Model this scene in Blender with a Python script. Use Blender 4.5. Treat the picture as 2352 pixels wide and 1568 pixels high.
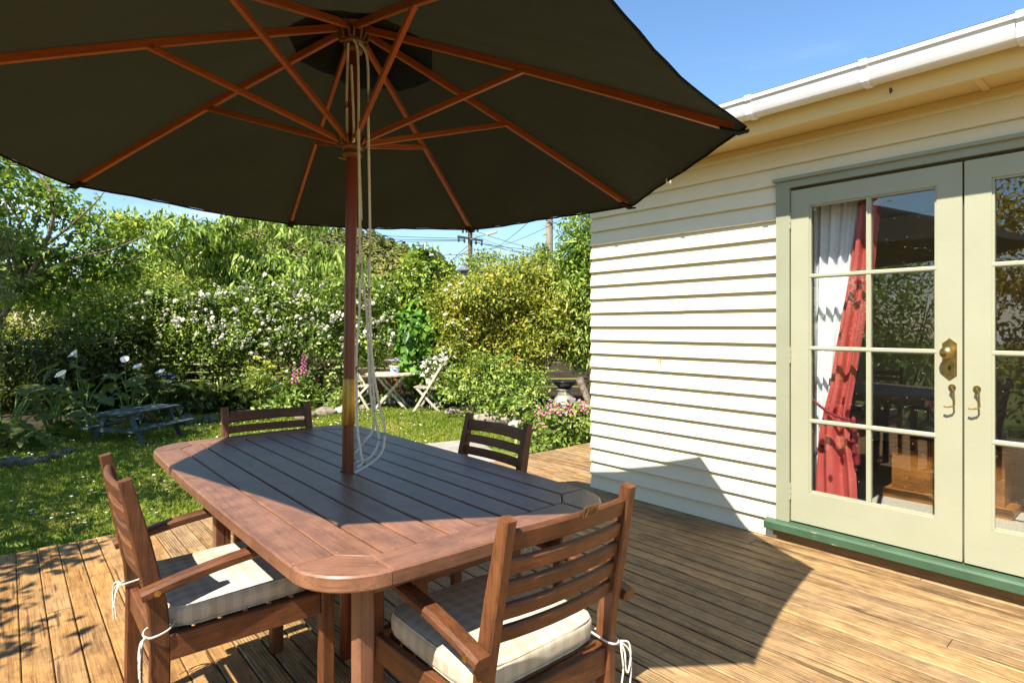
import bpy, math, random
import numpy as np
from mathutils import Vector, Matrix, noise

R = math.radians
for o in list(bpy.data.objects):
    bpy.data.objects.remove(o, do_unlink=True)
S = bpy.context.scene
COL = S.collection

# ------------------------------------------------------------------ camera, sky, sun, exposure
# world axes: X towards the house wall, Y along the wall and the deck boards, Z up; deck surface z = 0
EYE = 1.32
YAW = math.atan2(.6536, .7568)
cam_d = bpy.data.cameras.new('camera')
cam = bpy.data.objects.new('camera', cam_d)
COL.objects.link(cam)
cam.location = (0, 0, EYE)
cam.rotation_euler = (R(90), 0, -YAW)
cam_d.sensor_width = 36
cam_d.lens = 36 * 1350 / 2352
cam_d.shift_y = -34 / 2352
cam_d.clip_start = .05
cam_d.clip_end = 3000
S.camera = cam

SUN = Vector((-.71, -.178, 1)).normalized()      # towards the sun
elev = math.asin(SUN.z)
azim = math.atan2(SUN.x, SUN.y)
world = bpy.data.worlds.new('World')
S.world = world
world.use_nodes = True
wt = world.node_tree
sky = wt.nodes.new('ShaderNodeTexSky')
sky.sky_type = 'NISHITA'
sky.sun_disc = False
sky.sun_elevation = elev
sky.sun_rotation = azim
sky.air_density = 1.6
sky.dust_density = 0
sky.ozone_density = 10
bg = wt.nodes['Background']
bg.inputs['Strength'].default_value = .084
# thin fair-weather cloud low above the horizon, all the way round
tc = wt.nodes.new('ShaderNodeTexCoord')
mp = wt.nodes.new('ShaderNodeMapping'); mp.inputs['Scale'].default_value = (1, 1, 4.5)
nz = wt.nodes.new('ShaderNodeTexNoise'); nz.inputs['Scale'].default_value = 2.1; nz.inputs['Detail'].default_value = 7
rp = wt.nodes.new('ShaderNodeValToRGB')
rp.color_ramp.elements[0].position = .53; rp.color_ramp.elements[1].position = .70
sx = wt.nodes.new('ShaderNodeSeparateXYZ')
hr = wt.nodes.new('ShaderNodeValToRGB')
hr.color_ramp.elements[0].position = .16; hr.color_ramp.elements[0].color = (1, 1, 1, 1)
hr.color_ramp.elements[1].position = .40; hr.color_ramp.elements[1].color = (0, 0, 0, 1)
mu = wt.nodes.new('ShaderNodeMath'); mu.operation = 'MULTIPLY'
mx = wt.nodes.new('ShaderNodeMix'); mx.data_type = 'RGBA'
mx.inputs['B'].default_value = (8.5, 8.8, 9.4, 1)
L_ = wt.links
L_.new(tc.outputs['Generated'], mp.inputs['Vector']); L_.new(mp.outputs['Vector'], nz.inputs['Vector'])
L_.new(nz.outputs['Fac'], rp.inputs['Fac']); L_.new(tc.outputs['Generated'], sx.inputs[0]); L_.new(sx.outputs['Z'], hr.inputs['Fac'])
L_.new(rp.outputs['Color'], mu.inputs[0]); L_.new(hr.outputs['Color'], mu.inputs[1])
L_.new(mu.outputs[0], mx.inputs['Factor']); L_.new(sky.outputs['Color'], mx.inputs['A'])
L_.new(mx.outputs['Result'], bg.inputs['Color'])

sun_d = bpy.data.lights.new('sun', 'SUN')
sun_d.energy = 5.0
sun_d.angle = R(.5)
sun_d.color = (1, .94, .84)
sun = bpy.data.objects.new('sun', sun_d)
COL.objects.link(sun)
sun.rotation_euler = (-SUN).to_track_quat('-Z', 'Y').to_euler()
sun.location = (0, 0, 12)
S.view_settings.view_transform = 'Standard'
S.view_settings.look = 'None'
S.view_settings.gamma = 1
S.view_settings.use_curve_mapping = False
S.view_settings.exposure = 1.33
S.render.engine = 'CYCLES'

# ------------------------------------------------------------------ geometry helpers
FPX, CX, HY = 1350., 1176., 750.                 # the photograph read at 2352 x 1568
D1 = Vector((-.6536, .7568)); D2 = Vector((.7568, .6536))   # world parts of the camera frame
LAWN = -.25


def at(px, py, d):
    """point at distance d along the view, from a place read in the photograph"""
    xc = (px - CX) / FPX * d
    return Vector((xc * D2.x + d * D2.y, xc * D1.x + d * D1.y, EYE - (py - HY) / FPX * d))


def on(px, py, z=0.):
    """point where the line of sight meets the level z"""
    return at(px, py, FPX * (EYE - z) / (py - HY))


def gd(px, d, z=LAWN):
    p = at(px, 750, d)
    return Vector((p.x, p.y, z))


MAT = {}                                         # matrix of every object in its thing's frame


def tag(o, label=None, cat=None, group=None, kind=None):
    if label: o['label'] = label
    if cat: o['category'] = cat
    if group: o['group'] = group
    if kind: o['kind'] = kind
    return o


def thing(name, label, cat, loc=(0, 0, 0), rz=0., group=None, local=False):
    o = bpy.data.objects.new(name, None)
    o.empty_display_size = .1
    COL.objects.link(o)
    o.location = loc
    o.rotation_euler = (0, 0, rz)
    # parts are given in world places, or (local) in the thing's own frame
    MAT[o.name] = Matrix.Identity(4) if local else Matrix.Translation(Vector(loc)) @ Matrix.Rotation(rz, 4, 'Z')
    return tag(o, label, cat, group)


def rect(w, h, b=.003):
    w /= 2; h /= 2
    b = min(b, w * .6, h * .6)
    return [(-w + b, -h), (w - b, -h), (w, -h + b), (w, h - b), (w - b, h), (-w + b, h), (-w, h - b), (-w, -h + b)]


def circ(r, n=10):
    return [(r * math.cos(2 * math.pi * i / n), r * math.sin(2 * math.pi * i / n)) for i in range(n)]


class MB:
    def __init__(s):
        s.v = []; s.f = []

    def sweep(s, path, sec, up=(0, 0, 1), scale=None, closed=False, cap=True):
        path = [Vector(p) for p in path]
        n = len(path); m = len(sec); up = Vector(up); b0 = len(s.v)
        for i, p in enumerate(path):
            if closed: t = path[(i + 1) % n] - path[i - 1]
            elif i == 0: t = path[1] - path[0]
            elif i == n - 1: t = path[-1] - path[-2]
            else:
                a = (path[i + 1] - p).normalized(); b = (p - path[i - 1]).normalized(); t = a + b
            t.normalize()
            u = up - t * up.dot(t)
            if u.length < 1e-4:
                u = Vector((1, 0, 0)) - t * t.x
            u.normalize()
            sd = t.cross(u)
            k = 1. if scale is None else scale[i]
            kx, ky = (k if isinstance(k, tuple) else (k, k))
            for (a, b) in sec:
                s.v.append(p + sd * (a * kx) + u * (b * ky))
        seg = n if closed else n - 1
        for i in range(seg):
            j = (i + 1) % n
            for k in range(m):
                l = (k + 1) % m
                s.f.append((b0 + i * m + k, b0 + i * m + l, b0 + j * m + l, b0 + j * m + k))
        if cap and not closed:
            s.f.append(tuple(b0 + k for k in reversed(range(m))))
            s.f.append(tuple(b0 + (n - 1) * m + k for k in range(m)))
        return s

    def bar(s, a, b, w, h, up=(0, 0, 1), bev=.003):
        return s.sweep([a, b], rect(w, h, bev), up)

    def tube(s, path, r, n=8, up=(0, 0, 1), closed=False):
        path = [Vector(p) for p in path]
        if isinstance(r, (list, tuple)):
            return s.sweep(path, circ(1., n), up, scale=list(r), closed=closed)
        return s.sweep(path, circ(r, n), up, closed=closed)

    def box(s, c, size, bev=.003, rz=0.):
        c = Vector(c); x, y, z = size
        d = Vector((math.cos(rz), math.sin(rz), 0)) * (x / 2)
        return s.sweep([c - d, c + d], rect(y, z, bev), (0, 0, 1))

    def lathe(s, prof, n=20, c=(0, 0, 0)):
        c = Vector(c); b0 = len(s.v); m = len(prof)
        for i in range(n):
            a = 2 * math.pi * i / n
            for r, z in prof:
                s.v.append(c + Vector((r * math.cos(a), r * math.sin(a), z)))
        for i in range(n):
            j = (i + 1) % n
            for k in range(m - 1):
                s.f.append((b0 + i * m + k, b0 + j * m + k, b0 + j * m + k + 1, b0 + i * m + k + 1))
        s.f.append(tuple(b0 + i * m for i in reversed(range(n))))
        s.f.append(tuple(b0 + i * m + m - 1 for i in range(n)))
        return s

    def slab(s, poly, z0, z1, b=.004):
        """polygon (counter-clockwise) with eased top and bottom arrises"""
        n = len(poly); b0 = len(s.v)
        P = [Vector(p) for p in poly]

        def inset(d):
            out = []
            for i in range(n):
                e1 = (P[i] - P[i - 1]).normalized(); e2 = (P[(i + 1) % n] - P[i]).normalized()
                n1 = Vector((-e1.y, e1.x)); n2 = Vector((-e2.y, e2.x))
                k = n1 + n2
                if k.length < 1e-6: k = n1
                k = k.normalized() / max(.4, math.cos(min(1.2, n1.angle(n2) / 2) if n1.length and n2.length else 0))
                out.append(P[i] + k * d)
            return out
        I = inset(b)
        for ring, z in ((I, z0), (P, z0 + b), (P, z1 - b), (I, z1)):
            for p in ring: s.v.append(Vector((p.x, p.y, z)))
        for r in range(3):
            for i in range(n):
                j = (i + 1) % n
                s.f.append((b0 + r * n + i, b0 + r * n + j, b0 + (r + 1) * n + j, b0 + (r + 1) * n + i))
        s.f.append(tuple(b0 + i for i in reversed(range(n))))
        s.f.append(tuple(b0 + 3 * n + i for i in range(n)))
        return s

    def quad(s, a, b, c, d):
        k = len(s.v); s.v += [Vector(a), Vector(b), Vector(c), Vector(d)]; s.f.append((k, k + 1, k + 2, k + 3)); return s

    def grid(s, fn, nu, nv, closed_u=False):
        b0 = len(s.v)
        for i in range(nu):
            for j in range(nv):
                s.v.append(Vector(fn(i / (nu if closed_u else nu - 1), j / (nv - 1))))
        for i in range(nu if closed_u else nu - 1):
            k = (i + 1) % nu
            for j in range(nv - 1):
                s.f.append((b0 + i * nv + j, b0 + k * nv + j, b0 + k * nv + j + 1, b0 + i * nv + j + 1))
        return s

    def mesh(s, name, frame, mat, smooth):
        me = bpy.data.meshes.new(name)
        inv = frame.inverted()
        me.from_pydata([inv @ v for v in s.v], [], s.f)
        me.validate()
        if mat: me.materials.append(mat)
        if smooth:
            me.shade_smooth()
            me.set_sharp_from_angle(angle=R(smooth))
        return me


def link(name, me, frame, parent=None):
    o = bpy.data.objects.new(name, me)
    COL.objects.link(o)
    if parent is not None:
        o.parent = parent
        o.matrix_basis = MAT[parent.name].inverted() @ frame
        MAT[o.name] = frame
    else:
        o.matrix_basis = frame
        MAT[o.name] = frame.copy()
    return o


def mk(name, mb, mat, parent=None, axis=None, smooth=0, up=(0, 0, 1), origin=None):
    """one mesh object; its own X axis follows axis, so that wood grain runs along the piece"""
    lo = [min(v[i] for v in mb.v) for i in range(3)]
    hi = [max(v[i] for v in mb.v) for i in range(3)]
    c = Vector([(a + b) / 2 for a, b in zip(lo, hi)]) if origin is None else Vector(origin)
    M = Matrix.Translation(c)
    if axis is not None:
        x = Vector(axis).normalized(); u = Vector(up)
        if abs(x.dot(u.normalized())) > .95: u = Vector((0, 1, 0)) if abs(x.y) < .9 else Vector((1, 0, 0))
        y = u.cross(x).normalized(); z = x.cross(y)
        M = M @ Matrix((x, y, z)).transposed().to_4x4()
    return link(name, mb.mesh(name, M, mat, smooth), M, parent)


def bar(name, a, b, w, h, mat, parent=None, up=(0, 0, 1), bev=.003):
    a = Vector(a); b = Vector(b)
    return mk(name, MB().bar(a, b, w, h, up, bev), mat, parent, axis=b - a, up=up)


def copy_tree(o, loc=None, rz=None, parent=None):
    c = o.copy(); COL.objects.link(c)
    if parent is not None: c.parent = parent
    MAT[c.name] = MAT[o.name]
    if loc is not None: c.location = loc
    if rz is not None: c.rotation_euler = (0, 0, rz)
    for ch in list(o.children): copy_tree(ch, None, None, c)
    return c


# ------------------------------------------------------------------ material helpers
def newmat(name):
    m = bpy.data.materials.new(name)
    m.use_nodes = True
    nt = m.node_tree
    b = nt.nodes['Principled BSDF']
    return m, nt, b, (lambda t: nt.nodes.new('ShaderNode' + t)), nt.links.new


def ramp(N, stops):
    r = N('ValToRGB'); e = r.color_ramp.elements
    while len(e) < len(stops): e.new(.5)
    for k, (p, c) in zip(e, stops):
        k.position = p; k.color = (c[0], c[1], c[2], 1) if len(c) == 3 else c
    return r


def g3(v): return (v, v, v)


def plain(name, col, rough=.5, spec=.5, metal=0., var=.12, scale=9., bump=0., bscale=60., coat=0.):
    """paint, metal, stone: one colour with uneven wear"""
    m, nt, b, N, K = newmat(name)
    t = N('TexCoord'); n = N('TexNoise'); n.inputs['Scale'].default_value = scale; n.inputs['Detail'].default_value = 6
    K(t.outputs['Object'], n.inputs['Vector'])
    lo = tuple(c * (1 - var) for c in col); hi = tuple(min(1, c * (1 + var)) for c in col)
    r = ramp(N, [(.3, lo), (.7, hi)])
    K(n.outputs['Fac'], r.inputs['Fac']); K(r.outputs['Color'], b.inputs['Base Color'])
    b.inputs['Roughness'].default_value = rough
    b.inputs['Specular IOR Level'].default_value = spec
    b.inputs['Metallic'].default_value = metal
    b.inputs['Coat Weight'].default_value = coat
    if bump:
        n2 = N('TexNoise'); n2.inputs['Scale'].default_value = bscale; n2.inputs['Detail'].default_value = 5
        bp = N('Bump'); bp.inputs['Strength'].default_value = bump; bp.inputs['Distance'].default_value = .01
        K(t.outputs['Object'], n2.inputs['Vector']); K(n2.outputs['Fac'], bp.inputs['Height']); K(bp.outputs['Normal'], b.inputs['Normal'])
    return m


def wood(name, dark, mid, light, rough=.5, spec=.4, stretch=14., scale=16., crack=0., groove=0., bump=.25, vary=.25, grey=0., knots=False, coat=0., tight=.16, hair=0.):
    """grain along the object's own X axis, each piece a little different"""
    m, nt, b, N, K = newmat(name)
    t = N('TexCoord'); oi = N('ObjectInfo')
    add = N('VectorMath'); add.operation = 'ADD'
    sc = N('VectorMath'); sc.operation = 'SCALE'; sc.inputs[0].default_value = (7.3, 5.1, 3.7)
    K(oi.outputs['Random'], sc.inputs['Scale']); K(t.outputs['Object'], add.inputs[0]); K(sc.outputs[0], add.inputs[1])
    mp = N('Mapping'); mp.inputs['Scale'].default_value = (1. / stretch, 1, 1)
    K(add.outputs[0], mp.inputs['Vector'])
    n1 = N('TexNoise'); n1.inputs['Scale'].default_value = scale; n1.inputs['Detail'].default_value = 4; n1.inputs['Distortion'].default_value = .7
    n2 = N('TexNoise'); n2.inputs['Scale'].default_value = scale * 8; n2.inputs['Detail'].default_value = 8; n2.inputs['Roughness'].default_value = .65
    K(mp.outputs[0], n1.inputs['Vector']); K(mp.outputs[0], n2.inputs['Vector'])
    mix = N('Math'); mix.operation = 'MULTIPLY_ADD'; mix.inputs[1].default_value = .55
    K(n2.outputs['Fac'], mix.inputs[0])
    h = N('Math'); h.operation = 'MULTIPLY'; h.inputs[1].default_value = .5
    K(n1.outputs['Fac'], h.inputs[0]); K(h.outputs[0], mix.inputs[2])
    r = ramp(N, [(.52 - tight, dark), (.52, mid), (.52 + tight, light)])
    K(mix.outputs[0], r.inputs['Fac'])
    col = r.outputs['Color']
    height = n2.outputs['Fac']
    if grey:                                     # weathered, silvered patches with their own outline
        n3 = N('TexNoise'); n3.inputs['Scale'].default_value = 2.6; n3.inputs['Detail'].default_value = 5
        mp3 = N('Mapping'); mp3.inputs['Scale'].default_value = (.45, 1, 1)
        K(add.outputs[0], mp3.inputs[0]); K(mp3.outputs[0], n3.inputs['Vector'])
        r3 = ramp(N, [(.42, g3(0)), (.68, g3(grey))])
        K(n3.outputs['Fac'], r3.inputs['Fac'])
        mg = N('Mix'); mg.data_type = 'RGBA'; mg.inputs['B'].default_value = (.20, .165, .12, 1)
        K(r3.outputs['Color'], mg.inputs['Factor']); K(col, mg.inputs['A']); col = mg.outputs['Result']
    if knots:
        vo = N('TexVoronoi'); vo.inputs['Scale'].default_value = 3.2; vo.inputs['Randomness'].default_value = 1
        mpv = N('Mapping'); mpv.inputs['Scale'].default_value = (.5, 1.3, .4)
        K(add.outputs[0], mpv.inputs[0]); K(mpv.outputs[0], vo.inputs['Vector'])
        rv = ramp(N, [(.03, g3(1)), (.085, g3(0))])
        K(vo.outputs['Distance'], rv.inputs['Fac'])
        mk_ = N('Mix'); mk_.data_type = 'RGBA'; mk_.inputs['B'].default_value = (.13, .06, .022, 1)
        K(rv.outputs['Color'], mk_.inputs['Factor']); K(col, mk_.inputs['A']); col = mk_.outputs['Result']
    if crack:                                    # drying cracks along the grain
        n4 = N('TexNoise'); n4.inputs['Scale'].default_value = 34; n4.inputs['Detail'].default_value = 3
        mp4 = N('Mapping'); mp4.inputs['Scale'].default_value = (.055, 1, 1)
        K(add.outputs[0], mp4.inputs[0]); K(mp4.outputs[0], n4.inputs['Vector'])
        r4 = ramp(N, [(.345, g3(crack)), (.385, g3(0))])
        K(n4.outputs['Fac'], r4.inputs['Fac'])
        mc = N('Mix'); mc.data_type = 'RGBA'; mc.inputs['B'].default_value = (.045, .025, .012, 1)
        K(r4.outputs['Color'], mc.inputs['Factor']); K(col, mc.inputs['A']); col = mc.outputs['Result']
    if hair:                                     # fine dark hairlines and weathered pores
        mph = N('Mapping'); mph.inputs['Scale'].default_value = (.03, 1, 1)
        K(add.outputs[0], mph.inputs[0])
        nh = N('TexNoise'); nh.inputs['Scale'].default_value = 210; nh.inputs['Detail'].default_value = 3
        K(mph.outputs[0], nh.inputs['Vector'])
        rh = ramp(N, [(.34, g3(hair)), (.50, g3(0))]); K(nh.outputs['Fac'], rh.inputs['Fac'])
        mh = N('Mix'); mh.data_type = 'RGBA'; mh.inputs['B'].default_value = (dark[0] * .35, dark[1] * .35, dark[2] * .4, 1)
        K(rh.outputs['Color'], mh.inputs['Factor']); K(col, mh.inputs['A']); col = mh.outputs['Result']
        nb_ = N('TexNoise'); nb_.inputs['Scale'].default_value = 9; nb_.inputs['Detail'].default_value = 9; nb_.inputs['Roughness'].default_value = .75
        K(add.outputs[0], nb_.inputs['Vector'])
        rb_ = ramp(N, [(.40, g3(.72)), (.58, g3(1.06))]); K(nb_.outputs['Fac'], rb_.inputs['Fac'])
        mb_ = N('Mix'); mb_.data_type = 'RGBA'; mb_.blend_type = 'MULTIPLY'; mb_.inputs['Factor'].default_value = 1
        K(col, mb_.inputs['A']); K(rb_.outputs['Color'], mb_.inputs['B']); col = mb_.outputs['Result']
    if groove:                                   # reeded decking: ribs across the board's width, colour darker in the grooves
        sp = N('SeparateXYZ'); K(t.outputs['Object'], sp.inputs[0])
        wm = N('Math'); wm.operation = 'MULTIPLY'; wm.inputs[1].default_value = 2 * math.pi / .0125
        K(sp.outputs['Y'], wm.inputs[0])
        sn = N('Math'); sn.operation = 'SINE'; K(wm.outputs[0], sn.inputs[0])
        wear = N('TexNoise'); wear.inputs['Scale'].default_value = 5; wear.inputs['Detail'].default_value = 4
        mpw = N('Mapping'); mpw.inputs['Scale'].default_value = (.35, 1, 1)
        K(add.outputs[0], mpw.inputs[0]); K(mpw.outputs[0], wear.inputs['Vector'])
        rw = ramp(N, [(.35, g3(.25)), (.65, g3(1))]); K(wear.outputs['Fac'], rw.inputs['Fac'])
        r5 = ramp(N, [(.12, g3(groove)), (.5, g3(0))])
        rm = N('MapRange'); rm.inputs['From Min'].default_value = -1
        K(sn.outputs[0], rm.inputs['Value']); K(rm.outputs['Result'], r5.inputs['Fac'])
        ml = N('Math'); ml.operation = 'MULTIPLY'; K(r5.outputs['Color'], ml.inputs[0]); K(rw.outputs['Color'], ml.inputs[1])
        mc = N('Mix'); mc.data_type = 'RGBA'; mc.inputs['B'].default_value = (.075, .042, .02, 1)
        K(ml.outputs[0], mc.inputs['Factor']); K(col, mc.inputs['A']); col = mc.outputs['Result']
        ad = N('Math'); ad.operation = 'MULTIPLY_ADD'; ad.inputs[1].default_value = .6
        K(rm.outputs['Result'], ad.inputs[0]); K(n2.outputs['Fac'], ad.inputs[2]); height = ad.outputs[0]
    hv = N('HueSaturation')
    vr = N('MapRange'); vr.inputs['To Min'].default_value = 1 - vary; vr.inputs['To Max'].default_value = 1 + vary
    K(oi.outputs['Random'], vr.inputs['Value']); K(vr.outputs['Result'], hv.inputs['Value']); K(col, hv.inputs['Color'])
    K(hv.outputs['Color'], b.inputs['Base Color'])
    bp = N('Bump'); bp.inputs['Strength'].default_value = bump; bp.inputs['Distance'].default_value = .004
    K(height, bp.inputs['Height']); K(bp.outputs['Normal'], b.inputs['Normal'])
    b.inputs['Roughness'].default_value = rough
    b.inputs['Specular IOR Level'].default_value = spec
    b.inputs['Coat Weight'].default_value = coat
    b.inputs['Coat Roughness'].default_value = .28
    return m


def leafmat(name, stops, trans=.3, rough=.42, spec=.35, tint=(.35, .45, .05), clump=1.3, emphasis=.75):
    """leaves: every leaf its own tone, broader light and dark drifts through the crown"""
    m, nt, b, N, K = newmat(name)
    ge = N('NewGeometry'); t = N('TexCoord')
    n = N('TexNoise'); n.inputs['Scale'].default_value = clump; n.inputs['Detail'].default_value = 3
    K(t.outputs['Object'], n.inputs['Vector'])
    a = N('Math'); a.operation = 'MULTIPLY_ADD'; a.inputs[1].default_value = emphasis
    K(ge.outputs['Random Per Island'], a.inputs[0])
    s_ = N('Math'); s_.operation = 'MULTIPLY_ADD'; s_.inputs[1].default_value = 1.3; s_.inputs[2].default_value = -.5
    K(n.outputs['Fac'], s_.inputs[0]); K(s_.outputs[0], a.inputs[2])
    r = ramp(N, stops)
    K(a.outputs[0], r.inputs['Fac'])
    K(r.outputs['Color'], b.inputs['Base Color'])
    b.inputs['Roughness'].default_value = rough; b.inputs['Specular IOR Level'].default_value = spec
    tr = N('BsdfTranslucent')
    tm = N('Mix'); tm.data_type = 'RGBA'; tm.inputs['Factor'].default_value = .5; tm.inputs['B'].default_value = (*tint, 1)
    K(r.outputs['Color'], tm.inputs['A']); K(tm.outputs['Result'], tr.inputs['Color'])
    ms = N('MixShader'); ms.inputs[0].default_value = trans
    out = nt.nodes['Material Output']
    K(b.outputs[0], ms.inputs[1]); K(tr.outputs[0], ms.inputs[2]); K(ms.outputs[0], out.inputs['Surface'])
    return m


# ------------------------------------------------------------------ foliage helpers
def leaf_mesh(name, P, D, N, L, W, mat, curl=.25):
    """P base points, D tip directions, N normals, L lengths, W widths: folded four-point leaves"""
    n = len(P)
    D = D / (np.linalg.norm(D, axis=1)[:, None] + 1e-9)
    N = N - D * np.sum(N * D, axis=1)[:, None]
    N = N / (np.linalg.norm(N, axis=1)[:, None] + 1e-9)
    T = np.cross(D, N)
    L = L[:, None]; W = W[:, None]
    V = np.empty((n, 4, 3), np.float32)
    V[:, 0] = P
    V[:, 1] = P + D * L * .45 + T * W * .5 + N * W * .22
    V[:, 2] = P + D * L - N * L * curl
    V[:, 3] = P + D * L * .45 - T * W * .5 + N * W * .22
    I = (np.arange(n)[:, None] * 4 + np.array([0, 1, 2, 0, 2, 3])[None, :]).ravel().astype(np.int32)
    me = bpy.data.meshes.new(name)
    me.vertices.add(n * 4); me.vertices.foreach_set('co', V.ravel())
    me.loops.add(n * 6); me.loops.foreach_set('vertex_index', I)
    me.polygons.add(n * 2)
    me.polygons.foreach_set('loop_start', np.arange(0, n * 6, 3, dtype=np.int32))
    me.update(calc_edges=True)
    me.materials.append(mat)
    return me


def blob_leaves(rng, c, r, n, clump=.2, shell=.5, flat=0.):
    """points in the outer part of an uneven ellipsoid, gathered in clumps"""
    c = np.array(c, float); r = np.array(r, float)
    nc = max(6, n // 45)
    u = rng.normal(size=(nc, 3)); u /= np.linalg.norm(u, axis=1)[:, None]
    rad = shell + (1 - shell) * rng.random(nc) ** .6
    lump = 1 + .22 * np.sin(u[:, 0] * 5 + c[0] * 3) * np.cos(u[:, 1] * 4 + c[1]) + .12 * np.sin(u[:, 2] * 9 + c[2] * 5)
    spray = rng.random(nc) < .09                     # a few shoots standing out of the outline
    rad = np.where(spray, rad * (1.05 + .28 * rng.random(nc)), rad)
    C = u * (rad * lump)[:, None]
    k = rng.integers(0, nc, n)
    q = C[k] + rng.normal(size=(n, 3)) * clump * (.6 + .8 * rng.random(n))[:, None] * np.array([1, 1, .8])
    return c + q * r, q / (np.linalg.norm(q, axis=1)[:, None] + 1e-6)


def foliage(name, parent, mat, blobs, leaf, seed=1, droop=.3, clump=.2, shell=.5, upness=.5, floor=None, jitter=.7, curl=.25, kind=None):
    rng = np.random.default_rng(seed)
    PP, OO = [], []
    for c, r, n in blobs:
        p, o = blob_leaves(rng, c, r, n, clump, shell)
        PP.append(p); OO.append(o)
    P = np.concatenate(PP); O = np.concatenate(OO)
    if floor is not None:
        k = P[:, 2] > floor; P = P[k]; O = O[k]
    n = len(P)
    N = O * .7 + np.array([0, 0, upness]) + rng.normal(size=(n, 3)) * jitter * .6
    D = O * .5 + rng.normal(size=(n, 3)) * jitter + np.array([0, 0, -droop])
    k = .5 + .95 * rng.random(n) ** 1.4                # many middling leaves, a few big ones
    L = leaf[0] * k * (.85 + .3 * rng.random(n)); W = leaf[1] * k * (.8 + .4 * rng.random(n))
    c = P.mean(axis=0)
    M = Matrix.Translation(Vector(c))
    me = leaf_mesh(name, P - c, D, N, L, W, mat, curl)
    o = link(name, me, M, parent)
    if kind: o['kind'] = kind
    return o


def limbs(name, parent, mat, paths, n=8):
    mb = MB()
    for path, r0, r1 in paths:
        k = len(path)
        mb.tube(path, [r0 + (r1 - r0) * i / (k - 1) for i in range(k)], n)
    return mk(name, mb, mat, parent, smooth=60)


def wander(a, b, k, amp, rng):
    a = Vector(a); b = Vector(b); out = []
    for i in range(k + 1):
        t = i / k
        j = Vector(rng.normal(size=3)) * amp * math.sin(math.pi * t)
        out.append(a.lerp(b, t) + j)
    return out

# ------------------------------------------------------------------ materials
M = {}
M['deck'] = wood('weathered_pine_deck', (.19, .085, .022), (.36, .185, .055), (.43, .24, .08), rough=.6, spec=.25, stretch=14, scale=17, crack=.75, bump=.35, vary=.12, grey=.30, knots=True, tight=.16, hair=.45)
M['deck_reeded'] = wood('reeded_pine_deck', (.18, .095, .034), (.37, .22, .088), (.47, .31, .14), rough=.6, spec=.25, stretch=14, scale=18, crack=.75, groove=.75, bump=.5, vary=.12, grey=.40, knots=True, tight=.16, hair=.55)
M['table'] = wood('oiled_hardwood_table', (.135, .056, .028), (.195, .086, .044), (.245, .113, .062), rough=.5, spec=.45, coat=.28, stretch=18, scale=24, bump=.2, vary=.14, tight=.18, hair=.28)
M['chair'] = wood('oiled_hardwood_chair', (.072, .025, .009), (.125, .044, .015), (.17, .064, .023), rough=.48, spec=.4, stretch=16, scale=26, bump=.25, vary=.16, tight=.16, hair=.35)
M['rib'] = wood('red_stained_wood', (.18, .038, .007), (.28, .066, .013), (.35, .09, .02), rough=.45, spec=.35, stretch=24, scale=22, bump=.1, vary=.1)
M['pole'] = wood('red_stained_pole', (.085, .016, .006), (.13, .026, .008), (.17, .036, .012), rough=.32, spec=.45, stretch=24, scale=22, bump=.08, vary=.05)
M['silver'] = wood('silvered_garden_wood', (.27, .23, .16), (.45, .40, .30), (.58, .52, .41), rough=.8, spec=.15, stretch=12, scale=22, crack=.5, bump=.4, vary=.15)
M['picnic'] = wood('mossy_grey_wood', (.02, .03, .03), (.05, .07, .068), (.10, .12, .105), rough=.75, spec=.2, stretch=10, scale=18, crack=.5, bump=.4, vary=.2)
M['picnic_brown'] = wood('brown_brace_wood', (.10, .055, .02), (.18, .10, .04), (.24, .14, .06), rough=.75, spec=.2, stretch=10, scale=18, bump=.3)
M['fence'] = wood('dark_fence_wood', (.03, .02, .013), (.06, .042, .028), (.10, .075, .055), rough=.85, spec=.15, stretch=12, scale=14, bump=.4, vary=.25)
M['cabinet'] = wood('honey_pine', (.13, .045, .010), (.24, .09, .018), (.32, .13, .03), rough=.4, spec=.5, stretch=12, scale=14, bump=.1, hair=.4)
M['power_pole'] = wood('grey_pole_wood', (.16, .13, .10), (.28, .24, .19), (.38, .34, .28), rough=.85, spec=.1, stretch=20, scale=9, crack=.5, bump=.3)
M['board'] = plain('cream_white_paint', (.70, .62, .44), rough=.5, spec=.35, var=.03, scale=3.5, bump=.06, bscale=14)
M['eave'] = plain('cream_eave_paint', (.68, .51, .23), rough=.55, spec=.3, var=.03, scale=2.5, bump=.04, bscale=30)
M['gutter'] = plain('white_plastic_gutter', (.72, .71, .68), rough=.32, spec=.5, var=.04, scale=5)
M['green'] = plain('sage_green_paint', (.325, .318, .215), rough=.42, spec=.4, var=.035, scale=4, bump=.08, bscale=40)
M['trim'] = plain('grey_green_trim_paint', (.265, .268, .18), rough=.45, spec=.4, var=.05, scale=4, bump=.08, bscale=40)
M['sill'] = plain('leaf_green_paint', (.045, .088, .046), rough=.5, spec=.35, var=.2, scale=6, bump=.1, bscale=40)
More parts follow.
